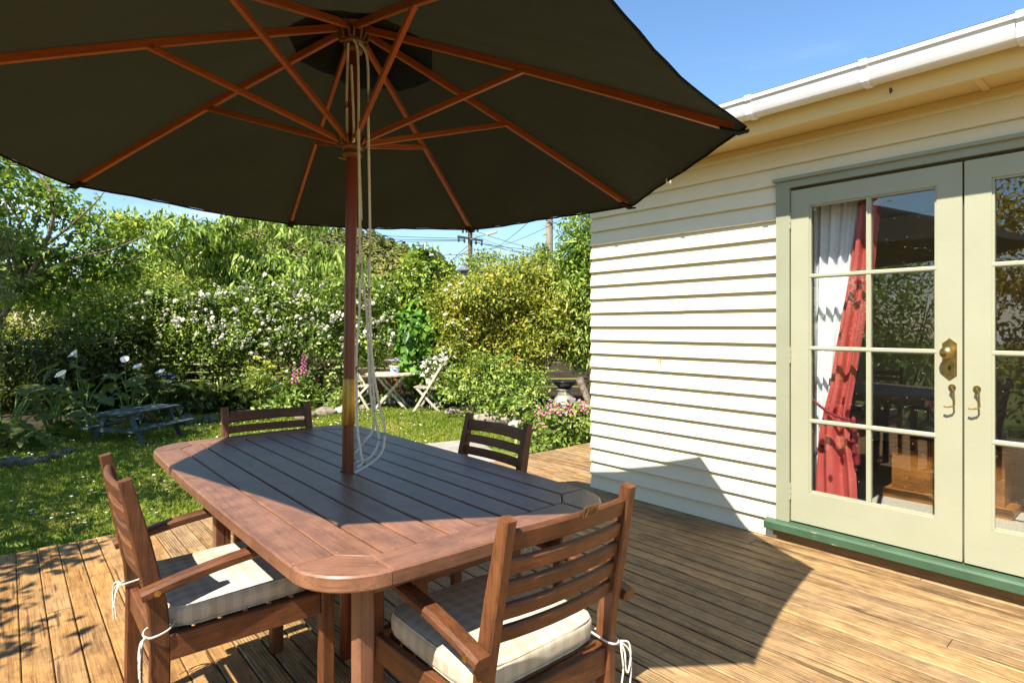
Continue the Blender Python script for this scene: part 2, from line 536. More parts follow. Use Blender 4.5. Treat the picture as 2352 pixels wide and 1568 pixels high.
def worn(m, col, sc, lo, hi, stretch):
    nt = m.node_tree; b = nt.nodes['Principled BSDF']; K = nt.links.new
    N = lambda t: nt.nodes.new('ShaderNode' + t)
    src = b.inputs['Base Color'].links[0].from_socket
    t = N('TexCoord'); mp = N('Mapping'); mp.inputs['Scale'].default_value = (1 / stretch, 1, 1)
    n = N('TexNoise'); n.inputs['Scale'].default_value = sc; n.inputs['Detail'].default_value = 4
    K(t.outputs['Object'], mp.inputs[0]); K(mp.outputs[0], n.inputs['Vector'])
    r = ramp(N, [(lo, g3(0)), (hi, g3(1))]); K(n.outputs['Fac'], r.inputs['Fac'])
    mx = N('Mix'); mx.data_type = 'RGBA'; mx.inputs['B'].default_value = (*col, 1)
    K(r.outputs['Color'], mx.inputs['Factor']); K(src, mx.inputs['A']); K(mx.outputs['Result'], b.inputs['Base Color'])
worn(M['sill'], (.42, .36, .26), 60, .70, .73, 7)
M['base'] = wood('bare_base_board', (.13, .075, .03), (.22, .13, .055), (.28, .18, .08), rough=.7, spec=.2, stretch=18, scale=12)
M['brass'] = plain('aged_brass', (.42, .29, .10), rough=.33, metal=1., var=.25, scale=30)
M['brass_bright'] = plain('polished_brass', (.34, .21, .055), rough=.38, metal=1., var=.2, scale=14)
M['bronze'] = plain('bronze_cast_joint', (.17, .075, .025), rough=.5, metal=.3, var=.25, scale=25)
M['steel'] = plain('dull_steel', (.38, .37, .35), rough=.45, metal=1., var=.2, scale=30)
M['iron'] = plain('black_iron', (.02, .018, .016), rough=.55, var=.3, scale=30)
M['cord'] = plain('white_cotton_cord', (.66, .62, .53), rough=.9, spec=.1, var=.15, scale=220, bump=.5, bscale=500)
M['red_plaque'] = plain('cast_metal_plaque', (.14, .075, .03), rough=.45, metal=.5, var=.4, scale=60, bump=.4, bscale=90)
M['net'] = plain('white_net_curtain', (.80, .80, .82), rough=.9, spec=.05, var=.03, scale=10)
M['stone'] = plain('grey_garden_stone', (.22, .18, .13), rough=.9, spec=.15, var=.5, scale=11, bump=.7, bscale=18)
M['pale_stone'] = plain('pale_grey_stone', (.36, .34, .30), rough=.9, spec=.15, var=.4, scale=9, bump=.6, bscale=22)
M['concrete'] = plain('pale_concrete', (.29, .26, .21), rough=.9, spec=.15, var=.22, scale=5, bump=.3, bscale=60)
M['soil'] = plain('dark_bed_soil', (.045, .032, .02), rough=.95, spec=.1, var=.5, scale=14, bump=.8, bscale=25)
M['brick'] = plain('red_brick', (.33, .105, .045), rough=.85, spec=.15, var=.35, scale=20, bump=.4, bscale=60)
M['bark'] = plain('brown_bark', (.12, .085, .055), rough=.9, spec=.1, var=.5, scale=20, bump=.9, bscale=35)
M['grey_bark'] = plain('grey_brown_bark', (.17, .13, .095), rough=.9, spec=.1, var=.45, scale=22, bump=.9, bscale=35)
M['can'] = plain('galvanised_can', (.34, .31, .25), rough=.5, metal=.45, var=.35, scale=12)
M['glaze'] = plain('black_glaze', (.012, .014, .018), rough=.12, spec=.6, var=.3)
M['stem'] = plain('green_stem', (.10, .17, .04), rough=.6, spec=.3, var=.3, scale=20)
M['white_petal'] = plain('white_petal', (.78, .74, .60), rough=.6, spec=.2, var=.10, scale=40)
M['lily'] = plain('lily_white', (.80, .80, .77), rough=.45, spec=.3, var=.04, scale=20)
M['pink_petal'] = plain('pink_petal', (.68, .24, .36), rough=.6, spec=.2, var=.35, scale=30)
M['foxglove'] = plain('magenta_petal', (.50, .10, .27), rough=.6, spec=.2, var=.3, scale=30)
M['umbel'] = plain('yellow_umbel', (.48, .46, .06), rough=.8, spec=.1, var=.25, scale=30)
M['violet'] = plain('pale_violet_petal', (.42, .33, .68), rough=.6, spec=.2, var=.3, scale=30)
M['rose'] = plain('salmon_rose_petal', (.88, .50, .44), rough=.7, spec=.2, var=.25, scale=25)
M['room'] = plain('tan_room_paint', (.60, .54, .42), rough=.8, spec=.1, var=.06, scale=3)
M['cord_red'] = plain('dark_red_rope', (.20, .018, .024), rough=.6, spec=.3, var=.2, scale=60)
M['mossy_stone'] = plain('mossy_grey_stone', (.10, .095, .07), rough=.95, spec=.1, var=.5, scale=11, bump=.7, bscale=18)
M['carpet'] = plain('pale_loop_carpet', (.42, .38, .31), rough=1., spec=.02, var=.3, scale=120, bump=.5, bscale=300)
M['roof'] = plain('painted_iron_roof', (.16, .06, .045), rough=.5, var=.1)
M['wire'] = plain('black_cable', (.015, .015, .017), rough=.7, var=.1)
M['lamp'] = plain('grey_lamp_metal', (.20, .21, .22), rough=.5, metal=.4, var=.2)


def mat_canopy():
    m, nt, b, N, K = newmat('dark_olive_canvas')
    t = N('TexCoord'); n = N('TexNoise'); n.inputs['Scale'].default_value = 3; n.inputs['Detail'].default_value = 6
    K(t.outputs['Object'], n.inputs['Vector'])
    r = ramp(N, [(.35, (.0090, .0085, .0048)), (.65, (.0130, .0122, .0070))])
    K(n.outputs['Fac'], r.inputs['Fac']); K(r.outputs['Color'], b.inputs['Base Color'])
    b.inputs['Roughness'].default_value = .85; b.inputs['Specular IOR Level'].default_value = .15
    n2 = N('TexNoise'); n2.inputs['Scale'].default_value = 420; n2.inputs['Detail'].default_value = 2
    n3 = N('TexNoise'); n3.inputs['Scale'].default_value = 9; n3.inputs['Detail'].default_value = 4
    ad = N('Math'); ad.operation = 'MULTIPLY_ADD'; ad.inputs[1].default_value = 3.
    K(t.outputs['Object'], n2.inputs['Vector']); K(t.outputs['Object'], n3.inputs['Vector'])
    K(n3.outputs['Fac'], ad.inputs[0]); K(n2.outputs['Fac'], ad.inputs[2])
    bp = N('Bump'); bp.inputs['Strength'].default_value = .6; bp.inputs['Distance'].default_value = .010
    K(ad.outputs[0], bp.inputs['Height']); K(bp.outputs['Normal'], b.inputs['Normal'])
    tr = N('BsdfTranslucent'); tr.inputs['Color'].default_value = (.017, .0145, .006, 1)
    ms = N('MixShader'); ms.inputs[0].default_value = .30
    K(b.outputs[0], ms.inputs[1]); K(tr.outputs[0], ms.inputs[2]); K(ms.outputs[0], nt.nodes['Material Output'].inputs['Surface'])
    return m


def mat_gingham():
    m, nt, b, N, K = newmat('faded_gingham_cloth')
    t = N('TexCoord'); s = N('SeparateXYZ'); K(t.outputs['Object'], s.inputs[0])
    def stripe(out):
        a = N('Math'); a.operation = 'MULTIPLY'; a.inputs[1].default_value = 1 / .046; K(out, a.inputs[0])
        f = N('Math'); f.operation = 'FRACT'; K(a.outputs[0], f.inputs[0])
        g = N('Math'); g.operation = 'GREATER_THAN'; g.inputs[1].default_value = .5; K(f.outputs[0], g.inputs[0])
        return g.outputs[0]
    ad = N('Math'); ad.operation = 'ADD'; K(stripe(s.outputs['X']), ad.inputs[0]); K(stripe(s.outputs['Y']), ad.inputs[1])
    dv = N('Math'); dv.operation = 'MULTIPLY'; dv.inputs[1].default_value = .5; K(ad.outputs[0], dv.inputs[0])
    r = ramp(N, [(0, (.52, .47, .375)), (.5, (.46, .42, .335)), (1, (.385, .355, .285))])
    K(dv.outputs[0], r.inputs['Fac'])
    n = N('TexNoise'); n.inputs['Scale'].default_value = 7; n.inputs['Detail'].default_value = 4; K(t.outputs['Object'], n.inputs['Vector'])
    st = ramp(N, [(.35, (.84, .80, .70)), (.6, (1, 1, 1))]); K(n.outputs['Fac'], st.inputs['Fac'])
    mx = N('Mix'); mx.data_type = 'RGBA'; mx.blend_type = 'MULTIPLY'; mx.inputs['Factor'].default_value = 1
    K(r.outputs['Color'], mx.inputs['A']); K(st.outputs['Color'], mx.inputs['B']); K(mx.outputs['Result'], b.inputs['Base Color'])
    n2 = N('TexNoise'); n2.inputs['Scale'].default_value = 30; n2.inputs['Detail'].default_value = 4; K(t.outputs['Object'], n2.inputs['Vector'])
    bp = N('Bump'); bp.inputs['Strength'].default_value = .3; bp.inputs['Distance'].default_value = .006
    K(n2.outputs['Fac'], bp.inputs['Height']); K(bp.outputs['Normal'], b.inputs['Normal'])
    b.inputs['Roughness'].default_value = .9; b.inputs['Specular IOR Level'].default_value = .1
    return m


def mat_red_curtain():
    m, nt, b, N, K = newmat('red_leaf_damask')
    t = N('TexCoord'); v = N('TexVoronoi'); v.inputs['Scale'].default_value = 11
    mp = N('Mapping'); mp.inputs['Scale'].default_value = (1, 1, .62); mp.inputs['Rotation'].default_value = (.5, 0, 0)
    K(t.outputs['Object'], mp.inputs[0]); K(mp.outputs[0], v.inputs['Vector'])
    r = ramp(N, [(.19, (.14, .008, .012)), (.25, (.46, .075, .065)), (1, (.54, .11, .095))])
    K(v.outputs['Distance'], r.inputs['Fac']); K(r.outputs['Color'], b.inputs['Base Color'])
    b.inputs['Roughness'].default_value = .45; b.inputs['Specular IOR Level'].default_value = .4
    return m


def mat_glass():
    m, nt, b, N, K = newmat('window_glass')
    nt.nodes.remove(b)
    tr = N('BsdfTransparent'); tr.inputs['Color'].default_value = (.93, .95, .94, 1)
    gl = N('BsdfGlossy'); gl.inputs['Roughness'].default_value = .004; gl.inputs['Color'].default_value = (1, 1, 1, 1)
    lw = N('LayerWeight'); lw.inputs['Blend'].default_value = .5
    pw = N('Math'); pw.operation = 'POWER'; pw.inputs[1].default_value = 5
    K(lw.outputs['Facing'], pw.inputs[0])
    k = N('Math'); k.operation = 'MULTIPLY_ADD'; k.inputs[1].default_value = .95; k.inputs[2].default_value = .075; k.use_clamp = True
    K(pw.outputs[0], k.inputs[0])
    # old float glass: very slightly wavy, with a few specks of paint and dust
    t = N('TexCoord'); n = N('TexNoise'); n.inputs['Scale'].default_value = 3; K(t.outputs['Object'], n.inputs['Vector'])
    bp = N('Bump'); bp.inputs['Strength'].default_value = .02; bp.inputs['Distance'].default_value = .02
    K(n.outputs['Fac'], bp.inputs['Height']); K(bp.outputs['Normal'], gl.inputs['Normal'])
    ms = N('MixShader'); K(k.outputs[0], ms.inputs[0]); K(tr.outputs[0], ms.inputs[1]); K(gl.outputs[0], ms.inputs[2])
    v = N('TexVoronoi'); v.inputs['Scale'].default_value = 34; K(t.outputs['Object'], v.inputs['Vector'])
    rv = ramp(N, [(.035, g3(1)), (.06, g3(0))]); K(v.outputs['Distance'], rv.inputs['Fac'])
    df = N('BsdfDiffuse'); df.inputs['Color'].default_value = (.6, .6, .56, 1)
    m2 = N('MixShader'); K(rv.outputs['Color'], m2.inputs[0]); K(ms.outputs[0], m2.inputs[1]); K(df.outputs[0], m2.inputs[2])
    K(m2.outputs[0], nt.nodes['Material Output'].inputs['Surface'])
    return m


def mat_lawn():
    m, nt, b, N, K = newmat('lawn_turf')
    t = N('TexCoord'); n = N('TexNoise'); n.inputs['Scale'].default_value = 1.1; n.inputs['Detail'].default_value = 8; n.inputs['Roughness'].default_value = .7
    K(t.outputs['Object'], n.inputs['Vector'])
    r = ramp(N, [(.3, (.06, .10, .018)), (.5, (.13, .16, .03)), (.66, (.24, .20, .07)), (.8, (.30, .21, .09))])
    K(n.outputs['Fac'], r.inputs['Fac']); K(r.outputs['Color'], b.inputs['Base Color'])
    b.inputs['Roughness'].default_value = .95; b.inputs['Specular IOR Level'].default_value = .05
    n2 = N('TexNoise'); n2.inputs['Scale'].default_value = 60; K(t.outputs['Object'], n2.inputs['Vector'])
    bp = N('Bump'); bp.inputs['Strength'].default_value = .8; bp.inputs['Distance'].default_value = .02
    K(n2.outputs['Fac'], bp.inputs['Height']); K(bp.outputs['Normal'], b.inputs['Normal'])
    return m


def mat_pot():
    m, nt, b, N, K = newmat('blue_and_white_china')
    t = N('TexCoord'); n = N('TexNoise'); n.inputs['Scale'].default_value = 22; n.inputs['Detail'].default_value = 3; n.inputs['Distortion'].default_value = 1.5
    K(t.outputs['Object'], n.inputs['Vector'])
    r = ramp(N, [(.47, (.62, .68, .76)), (.53, (.05, .12, .42))]); K(n.outputs['Fac'], r.inputs['Fac'])
    s = N('SeparateXYZ'); K(t.outputs['Object'], s.inputs[0])
    g = ramp(N, [(.52, g3(0)), (.56, g3(1))])
    mr = N('MapRange'); mr.inputs['From Min'].default_value = -.08; mr.inputs['From Max'].default_value = .08
    K(s.outputs['Z'], mr.inputs['Value']); K(mr.outputs['Result'], g.inputs['Fac'])
    g.color_ramp.elements[0].position = .66; g.color_ramp.elements[1].position = .70
    mx = N('Mix'); mx.data_type = 'RGBA'; mx.inputs['B'].default_value = (.70, .73, .76, 1)
    K(g.outputs['Color'], mx.inputs['Factor']); K(r.outputs['Color'], mx.inputs['A']); K(mx.outputs['Result'], b.inputs['Base Color'])
    b.inputs['Roughness'].default_value = .15
    return m


worn(M['table'], (.40, .30, .22), 75, .735, .76, 1.5)
worn(M['chair'], (.30, .20, .13), 85, .745, .77, 1.5)
M['canopy'] = mat_canopy(); M['gingham'] = mat_gingham(); M['red'] = mat_red_curtain(); M['glass'] = mat_glass()
M['lawn'] = mat_lawn(); M['pot'] = mat_pot()

# ------------------------------------------------------------------ ground
rng0 = np.random.default_rng(7)


def ground():
    n = 90
    mb = MB()
    def f(u, v):
        a = (u * 2 - 1); b = (v * 2 - 1)
        x = math.copysign(abs(a) ** 3, a) * 900 + 3; y = math.copysign(abs(b) ** 3, b) * 900 + 8
        r = math.hypot(x - 3, y - 8)
        z = LAWN + .03 * noise.noise((x * .4, y * .4, 0)) * min(1, max(0, (r) / 6)) - max(0, r - 25) * .02
        return (x, y, z)
    mb.grid(f, n, n)
    return tag(mk('lawn', mb, M['lawn'], smooth=80), kind='structure')


ground()
tag(mk('garden_bed', MB().slab([tuple(gd(p, d).xy) for p, d in [(-500, 8.2), (40, 8.3), (215, 9.6), (330, 10.6), (560, 10.6), (760, 11.6), (1010, 11.6), (1070, 9.9), (1200, 8.7), (1230, 7.1), (1420, 5.9), (2200, 9), (1700, 15), (400, 15), (-700, 14)]], LAWN - .1, LAWN + .035, .03), M['soil']), kind='structure')
tag(mk('concrete_path', MB().slab([(2.7, 4.56), (4.35, 4.56), (4.45, 5.3), (4.75, 6.1), (4.64, 6.45), (4.15, 6.54), (3.6, 6.35), (3.1, 5.8), (2.8, 5.1)], LAWN - .1, LAWN + .05, .02), M['concrete']), kind='structure')

# ------------------------------------------------------------------ deck
XW = 3.68                                         # outer line of the house wall
YC = 3.24                                         # house corner
DE = 4.49                                         # end of the deck boards
deck = mk('deck', MB().box((.85, .6, -.12), (5.5, 7.66, .10), .004).box((5.62, 3.88, -.12), (3.9, 1.16, .10), .004).box((2.8, DE - .035, -.16), (9.5, .035, .18), .004), M['fence'])
tag(deck, kind='structure')
PITCH = .0965
rd = random.Random(4)
k0 = int((-1.8 - .05) / PITCH)
for k in range(k0, 75):
    x0 = .05 + PITCH * k
    xm = x0 + PITCH / 2
    ya = -3.2 if xm < XW - .01 else YC + .03
    cuts = [ya]
    if xm < XW - .01:
        c = rd.uniform(-2.2, .2)
        while c < DE - .5:
            cuts.append(c); c += rd.uniform(2.4, 4.8)
    cuts.append(DE)
    for a, b in zip(cuts[:-1], cuts[1:]):
        w = PITCH - (rd.uniform(.005, .0085) if xm > .72 else rd.uniform(.003, .0055))
        zt = rd.uniform(-.0015, .0015)
        e = rd.uniform(-.006, .006) if b == DE else -.0015
        bar('deck_board', (xm, a + .0015, -.019 + zt), (xm, b + e, -.019 + zt), w, .038, M['deck_reeded'] if xm > .72 else M['deck'], deck, bev=.004)

# ------------------------------------------------------------------ house
HO = Vector((XW, 1.5, 0))
house = thing('house', 'cream weatherboard house with white gutter and sage green french doors', 'house', HO)
PB = .11
DY0, DY1 = -.185, 1.695                            # outer edges of the door trim
DZT = 2.23


def weatherboard(z, ya, yb, zt=None):
    """bevelled board: thick lower edge standing proud, thin upper edge"""
    zt = z + PB + .018 if zt is None else zt
    sec = [(.002, z), (-.033, z), (-.036, z + .003), (-.008, zt), (.002, zt)]
    mb = MB()
    for y in (ya, yb):
        for ox, zz in sec: mb.v.append(Vector((XW + ox, y, zz)))
    n = len(sec)
    for i in range(n):
        j = (i + 1) % n; mb.f.append((i, j, n + j, n + i))
    mb.f.append(tuple(reversed(range(n)))); mb.f.append(tuple(range(n, 2 * n)))
    mk('weatherboard', mb, M['board'], house, axis=(0, 1, 0))


for k in range(23):
    z = .002 + PB * k
    if z + PB < DZT + .02 and k in (3, 8, 12, 13, 17):
        yj = {3: 2.62, 8: 2.1, 12: 2.36, 13: 2.36, 17: 2.86}[k]
        weatherboard(z, DY1 + .001, yj - .0008); weatherboard(z - .0012, yj + .0008, YC)
        weatherboard(z, -4.2, DY0 - .001)
    elif z + PB < DZT + .02:
        weatherboard(z, DY1 + .001, YC)
        weatherboard(z, -4.2, DY0 - .001)
    elif z < DZT:
        weatherboard(z, DY1 + .001, YC); weatherboard(z, -4.2, DY0 - .001)
        weatherboard(DZT + .001, DY0, DY1, z + PB + .018)
    else:
        weatherboard(z, -4.2, YC)
# end wall of the house round the corner
for k in range(23):
    z = .002 + PB * k
    mb = MB()
    sec = [(-.002, z), (.022, z), (.024, z + .004), (.006, z + PB + .018), (-.002, z + PB + .018)]
    for x in (XW - .001, 9.6):
        for oy, zz in sec: mb.v.append(Vector((x, YC - .026 + oy, zz)))
    for i in range(5):
        j = (i + 1) % 5; mb.f.append((j, i, 5 + i, 5 + j))
    mb.f.append((0, 1, 2, 3, 4)); mb.f.append((9, 8, 7, 6, 5))
    mk('weatherboard', mb, M['board'], house, axis=(1, 0, 0))
# wall core with the door opening, room inside
core = MB()
core.box((XW + .07, (DY1 + YC) / 2 - .02, 1.1), (.13, YC - DY1 - .06, 2.72), .002)
core.box((XW + .07, (DY0 - 4.2) / 2, 1.1), (.13, 4.2 + DY0, 2.72), .002)
core.box((XW + .07, (DY0 + DY1) / 2, (DZT + 2.46) / 2), (.128, DY1 - DY0, 2.46 - DZT), .002)
core.box((XW + .07, (DY0 + DY1) / 2, -.10), (.128, DY1 - DY0, .32), .002)
core.box((6.7, YC - .09, 1.1), (5.8, .10, 2.72), .002)
core.box((6.7, -4.15, 1.1), (5.8, .10, 2.72), .002)
core.box((9.55, -.45, 1.1), (.10, 7.3, 2.72), .002)
mk('wall', core, M['room'], house)
inner = MB()
inner.box((6.7, -.45, .085), (5.7, 7.2, .08), .002)
mk('room_floor', inner, M['carpet'], house)
mk('room_ceiling', MB().box((6.7, -.45, 2.50), (5.7, 7.2, .06), .002), M['room'], house)
mk('room_wall', MB().box((6.9, -.45, 1.29), (.08, 7.0, 2.3), .002), M['room'], house)
# eave: frieze mould, soffit, fascia, gutter, roof
EO = .43
Y0E, Y1E = -4.6, YC + .34
mk('frieze_mould', MB().sweep([(XW - .022, Y0E + .4, 2.462), (XW - .022, YC, 2.462)], [(-.016, -.02), (.016, -.02), (.016, .02), (-.008, .02)], (0, 0, 1)), M['eave'], house, axis=(0, 1, 0))
soffit = mk('soffit', MB().box((XW - .145, (Y0E + Y1E) / 2, 2.491), (.33, Y1E - Y0E, .014), .001), M['eave'], house)
for y in (-1.15, .66, 2.47):
    mk('soffit_batten', MB().bar((XW - .30, y, 2.478), (XW - .045, y, 2.478), .03, .014), M['eave'], soffit)
XF = XW - .31
fascia = mk('fascia', MB().box((XF, (Y0E + Y1E) / 2, 2.55), (.022, Y1E - Y0E, .19), .002), M['eave'], house, axis=(0, 1, 0))
gs = [(0, 2.555), (-.035, 2.535), (-.105, 2.537), (-.112, 2.545), (-.122, 2.612), (-.132, 2.620), (-.132, 2.640), (-.122, 2.642), (-.120, 2.632), (-.112, 2.620), (-.102, 2.548), (-.033, 2.545), (0, 2.565)]
mb = MB()
for y in (Y0E, Y1E):
    for ox, z in gs: mb.v.append(Vector((XF - .0125 + ox, y, z)))
n = len(gs)
for i in range(n):
    j = (i + 1) % n; mb.f.append((i, j, n + j, n + i))
mb.f.append(tuple(reversed(range(n)))); mb.f.append(tuple(range(n, 2 * n)))
gutter = mk('gutter', mb, M['gutter'], house, axis=(0, 1, 0), smooth=35)
bs = [(-.002, 2.545), (-.035, 2.527), (-.109, 2.529), (-.118, 2.540), (-.128, 2.605), (-.139, 2.615), (-.139, 2.645), (-.125, 2.650), (-.12, 2.642), (-.128, 2.64), (-.126, 2.622), (-.116, 2.612), (-.108, 2.536), (-.035, 2.534), (-.002, 2.553)]
y = -3.13
while y < YC + .2:
    mb = MB()
    for yy in (y - .017, y + .017):
        for ox, z in bs: mb.v.append(Vector((XF - .0125 + ox, yy, z)))
    n = len(bs)
    for i in range(n):
        j = (i + 1) % n; mb.f.append((i, j, n + j, n + i))
    mb.f.append(tuple(reversed(range(n)))); mb.f.append(tuple(range(n, 2 * n)))
    mk('gutter_bracket', mb, M['gutter'], gutter)
    y += .6
hk = MB().tube([(XF - .011, .98, 2.50), (XF - .03, .98, 2.50)] + [(XF - .04 + .013 * math.cos(a), .98, 2.493 + .013 * math.sin(a)) for a in np.linspace(1.2, -3.6, 10)], .003, 6, up=(0, 1, 0))
mk('screw_hook', hk, M['iron'], fascia, smooth=60)
mk('roof', MB().bar((XF - .04, (Y0E + Y1E) / 2, 2.67), (XF + 3.3, (Y0E + Y1E) / 2, 3.95), Y1E - Y0E, .03), M['roof'], house)
hk = MB().tube([(XW - .02, 2.556, 1.075), (XW - .04, 2.556, 1.075)] + [(XW - .045 + .012 * math.cos(a), 2.556, 1.065 + .012 * math.sin(a)) for a in np.linspace(1.2, -3.8, 10)], .003, 6, up=(0, 1, 0))
mk('wall_hook', hk, M['brass'], house, smooth=60)

# door trim, sill, leaves
XT = XW - .046                                     # face of the trim
frame = MB()
frame.box(((XT + XW) / 2 + .03, DY1 - .041, 1.16), (.106, .082, 2.07), .004)
frame.box(((XT + XW) / 2 + .03, DY0 + .041, 1.16), (.106, .082, 2.07), .004)
frame.box(((XT + XW) / 2 + .03, (DY0 + DY1) / 2, 2.1985), (.108, DY1 - DY0 + .002, .061), .004)
frame.box(((XT + XW) / 2 + .02, (DY0 + DY1) / 2, 2.222), (.128, DY1 - DY0 + .03, .020), .004)
mk('door_frame', frame, M['trim'], house)
mk('door_sill', MB().sweep([(XW - .03, DY0 - .06, .1), (XW - .03, DY1 + .06, .1)], [(-.052, -.035), (.10, -.035), (.10, .034), (-.046, .020), (-.056, .010), (-.056, -.030)], (0, 0, 1)), M['sill'], house, axis=(0, 1, 0))
mk('base_board', MB().box((XW - .015, (DY0 + DY1) / 2, .033), (.035, DY1 - DY0 + .05, .062), .002), M['base'], house, axis=(0, 1, 0))

XD = XW - .030                                     # face of the leaves
LT = .042
GZ = [.327, .754, 1.190, 1.622, 2.047]


def door_leaf(y_hinge, y_meet, main):
    s = 1 if y_hinge > y_meet else -1
    gy0 = y_hinge - s * .107; gy1 = y_meet + s * .110
    ym = (gy0 + gy1) / 2
    xc = XD + LT / 2
    f = MB()
    def rail(ya, yb, za, zb, t=LT, b=.003):
        f.box((xc, (ya + yb) / 2, (za + zb) / 2), (t, abs(yb - ya), zb - za), b)
    rail(y_hinge - s * .002, gy0, .136, 2.150)
    rail(gy1, y_meet + s * .002, .136, 2.150)
    rail(gy0, gy1, .136, GZ[0], LT - .001)
    rail(gy0, gy1, GZ[4], 2.150, LT - .001)
    d = mk('door', f, M['green'], house)
    bw = .024
    zs = [GZ[0]] + [z for z in GZ[1:4]] + [GZ[4]]
    for z in GZ[1:4]:
        mk('glazing_bar', MB().sweep([(XD + .018, gy0, z), (XD + .018, gy1, z)], [(-.008, -.013), (.008, -.013), (.013, -.006), (.013, .006), (.008, .013), (-.008, .013)] if s > 0 else [(.008, .013), (-.008, .013), (-.013, .006), (-.013, -.006), (-.008, -.013), (.008, -.013)], (0, 0, 1)), M['green'], d, axis=(0, 1, 0))
    mk('glazing_bar', MB().box((XD + .019, ym, (GZ[0] + GZ[4]) / 2), (.022, bw, GZ[4] - GZ[0]), .006), M['green'], d)
    for i in range(4):
        for a, b in ((gy0, ym), (ym, gy1)):
            q = MB().box((XD + .027, (a + b) / 2, (zs[i] + zs[i + 1]) / 2), (.003, abs(b - a) - .004, zs[i + 1] - zs[i] - .004), .0005)
            mk('pane', q, M['glass'], d)
    # putty bead round the whole glass
    bead = MB()
    for a, b, za, zb in ((gy0, gy0 - s * .010, GZ[0], GZ[4]), (gy1, gy1 + s * .010, GZ[0], GZ[4])):
        bead.box((XD + .016, (a + b) / 2, (za + zb) / 2), (.018, .010, zb - za), .003)
    for z in (GZ[0] + .005, GZ[4] - .005):
        bead.box((XD + .0165, ym, z), (.018, abs(gy1 - gy0) - .02, .010), .003)
    mk('glazing_bead', bead, M['green'], d)
    for z in ((.315, 1.147, 1.969) if main else ()):
        h = MB()
        for k in range(3):
            h.sweep([(XD - .006, y_hinge + s * .004, z - .05 + k * .034), (XD - .006, y_hinge + s * .004, z - .05 + k * .034 + .031)], circ(.008, 8), (1, 0, 0))
        mk('hinge', h, M['green'], d, smooth=50)
    def stay(yy):
        st = MB()
        st.sweep([(XD - .002, yy, 1.012), (XD - .006, yy, 1.012)], circ(.016, 14), (0, 0, 1))
        st.tube([(XD - .005, yy, 1.012), (XD - .03, yy, 1.010)], .006, 8)
        st.bar((XD - .030, yy, 1.018), (XD - .030, yy - .012, .996), .010, .012, (1, 0, 0))
        st.tube([(XD - .03, yy - .012, 1.0), (XD - .032, yy - .014, .955), (XD - .030, yy - .015, .928), (XD - .034, yy - .008, .918), (XD - .038, yy + .014, .914), (XD - .036, yy + .028, .916)], .0045, 8, up=(1, 0, 0))
        mk('cabin_hook', st, M['brass'], d, smooth=50)
    if main:
        stay(y_meet + s * .043)
        yp = y_meet + s * .054
        pl = []
        for a in np.linspace(0, math.pi, 9): pl.append((yp + .022 * math.cos(a), 1.255 + .012 + .012 * math.sin(a)))
        out = [(yp - .031, 1.075), (yp - .018, 1.063), (yp, 1.047), (yp + .018, 1.063), (yp + .031, 1.075), (yp + .031, 1.235), (yp + .018, 1.245), (yp, 1.262), (yp - .018, 1.245), (yp - .031, 1.235)]
        pm = MB()
        m = len(out)
        for xx in (XD + .002, XD - .004):
            for (a, b) in out: pm.v.append(Vector((xx, a, b)))
        pm.f += [tuple(range(m)), tuple(reversed(range(m, 2 * m)))]
        for i in range(m): pm.f.append(((i + 1) % m, i, m + i, m + (i + 1) % m))
        mk('lock_plate', pm, M['brass'], d)
        kn = MB()
        prof = [(0.016, -.004), (.013, -.012), (.010, -.03), (.018, -.038), (.029, -.048), (.031, -.058), (.027, -.068), (.014, -.075), (.001, -.077)]
        kn.sweep([(XD + p[1], yp, 1.188) for p in prof], circ(1., 18), (0, 0, 1), scale=[p[0] for p in prof])
        mk('door_knob', kn, M['brass'], d, smooth=60)
        mk('keyhole', MB().box((XD - .0046, yp, 1.110), (.002, .009, .022), .0005), M['iron'], d)
    else:
        stay(y_meet + s * .053)
    return d


door_leaf(1.611, .756, True)
door_leaf(-.100, .751, False)
mk('door_lining', MB().box((XW + .055, (DY0 + DY1) / 2, .115), (.13, 1.71, .012), .001), M['sill'], house)

# ------------------------------------------------------------------ behind the glass: curtains, chest, flowers
XC = XW + .15


def net_fn(u, v):
    z = 2.07 - v * 1.88
    w = .27 - .13 * min(1, v / .6)
    y = 1.545 - u * w
    return (XC + .017 * math.sin(u * 26 + v * .6) + .003 * math.sin(u * 61), y, z)


tag(mk('net_curtain', MB().grid(net_fn, 80, 30), M['net'], smooth=80), 'gathered white net curtain behind the left door glass', 'curtain')


def red_edges(z):
    pts = [(2.07, 1.28, 1.16), (1.62, 1.33, 1.20), (1.19, 1.405, 1.265), (.95, 1.44, 1.30), (.80, 1.475, 1.325), (.68, 1.50, 1.31), (.45, 1.515, 1.285), (.14, 1.52, 1.27)]
    for (z0, a0, b0), (z1, a1, b1) in zip(pts[:-1], pts[1:]):
        if z <= z0 and z >= z1:
            t = (z0 - z) / (z0 - z1)
            return a0 + (a1 - a0) * t, b0 + (b1 - b0) * t
    return pts[-1][1:]


def red_fn(u, v):
    z = 2.07 - v * 1.93
    a, b = red_edges(z)
    y = a + (b - a) * u
    amp = .022 if z > .85 else .022 + .02 * (.85 - z)
    return (XC - .055 + amp * math.sin(u * 12 + z * .8) + .004 * math.sin(u * 33 + z * 3), y, z)


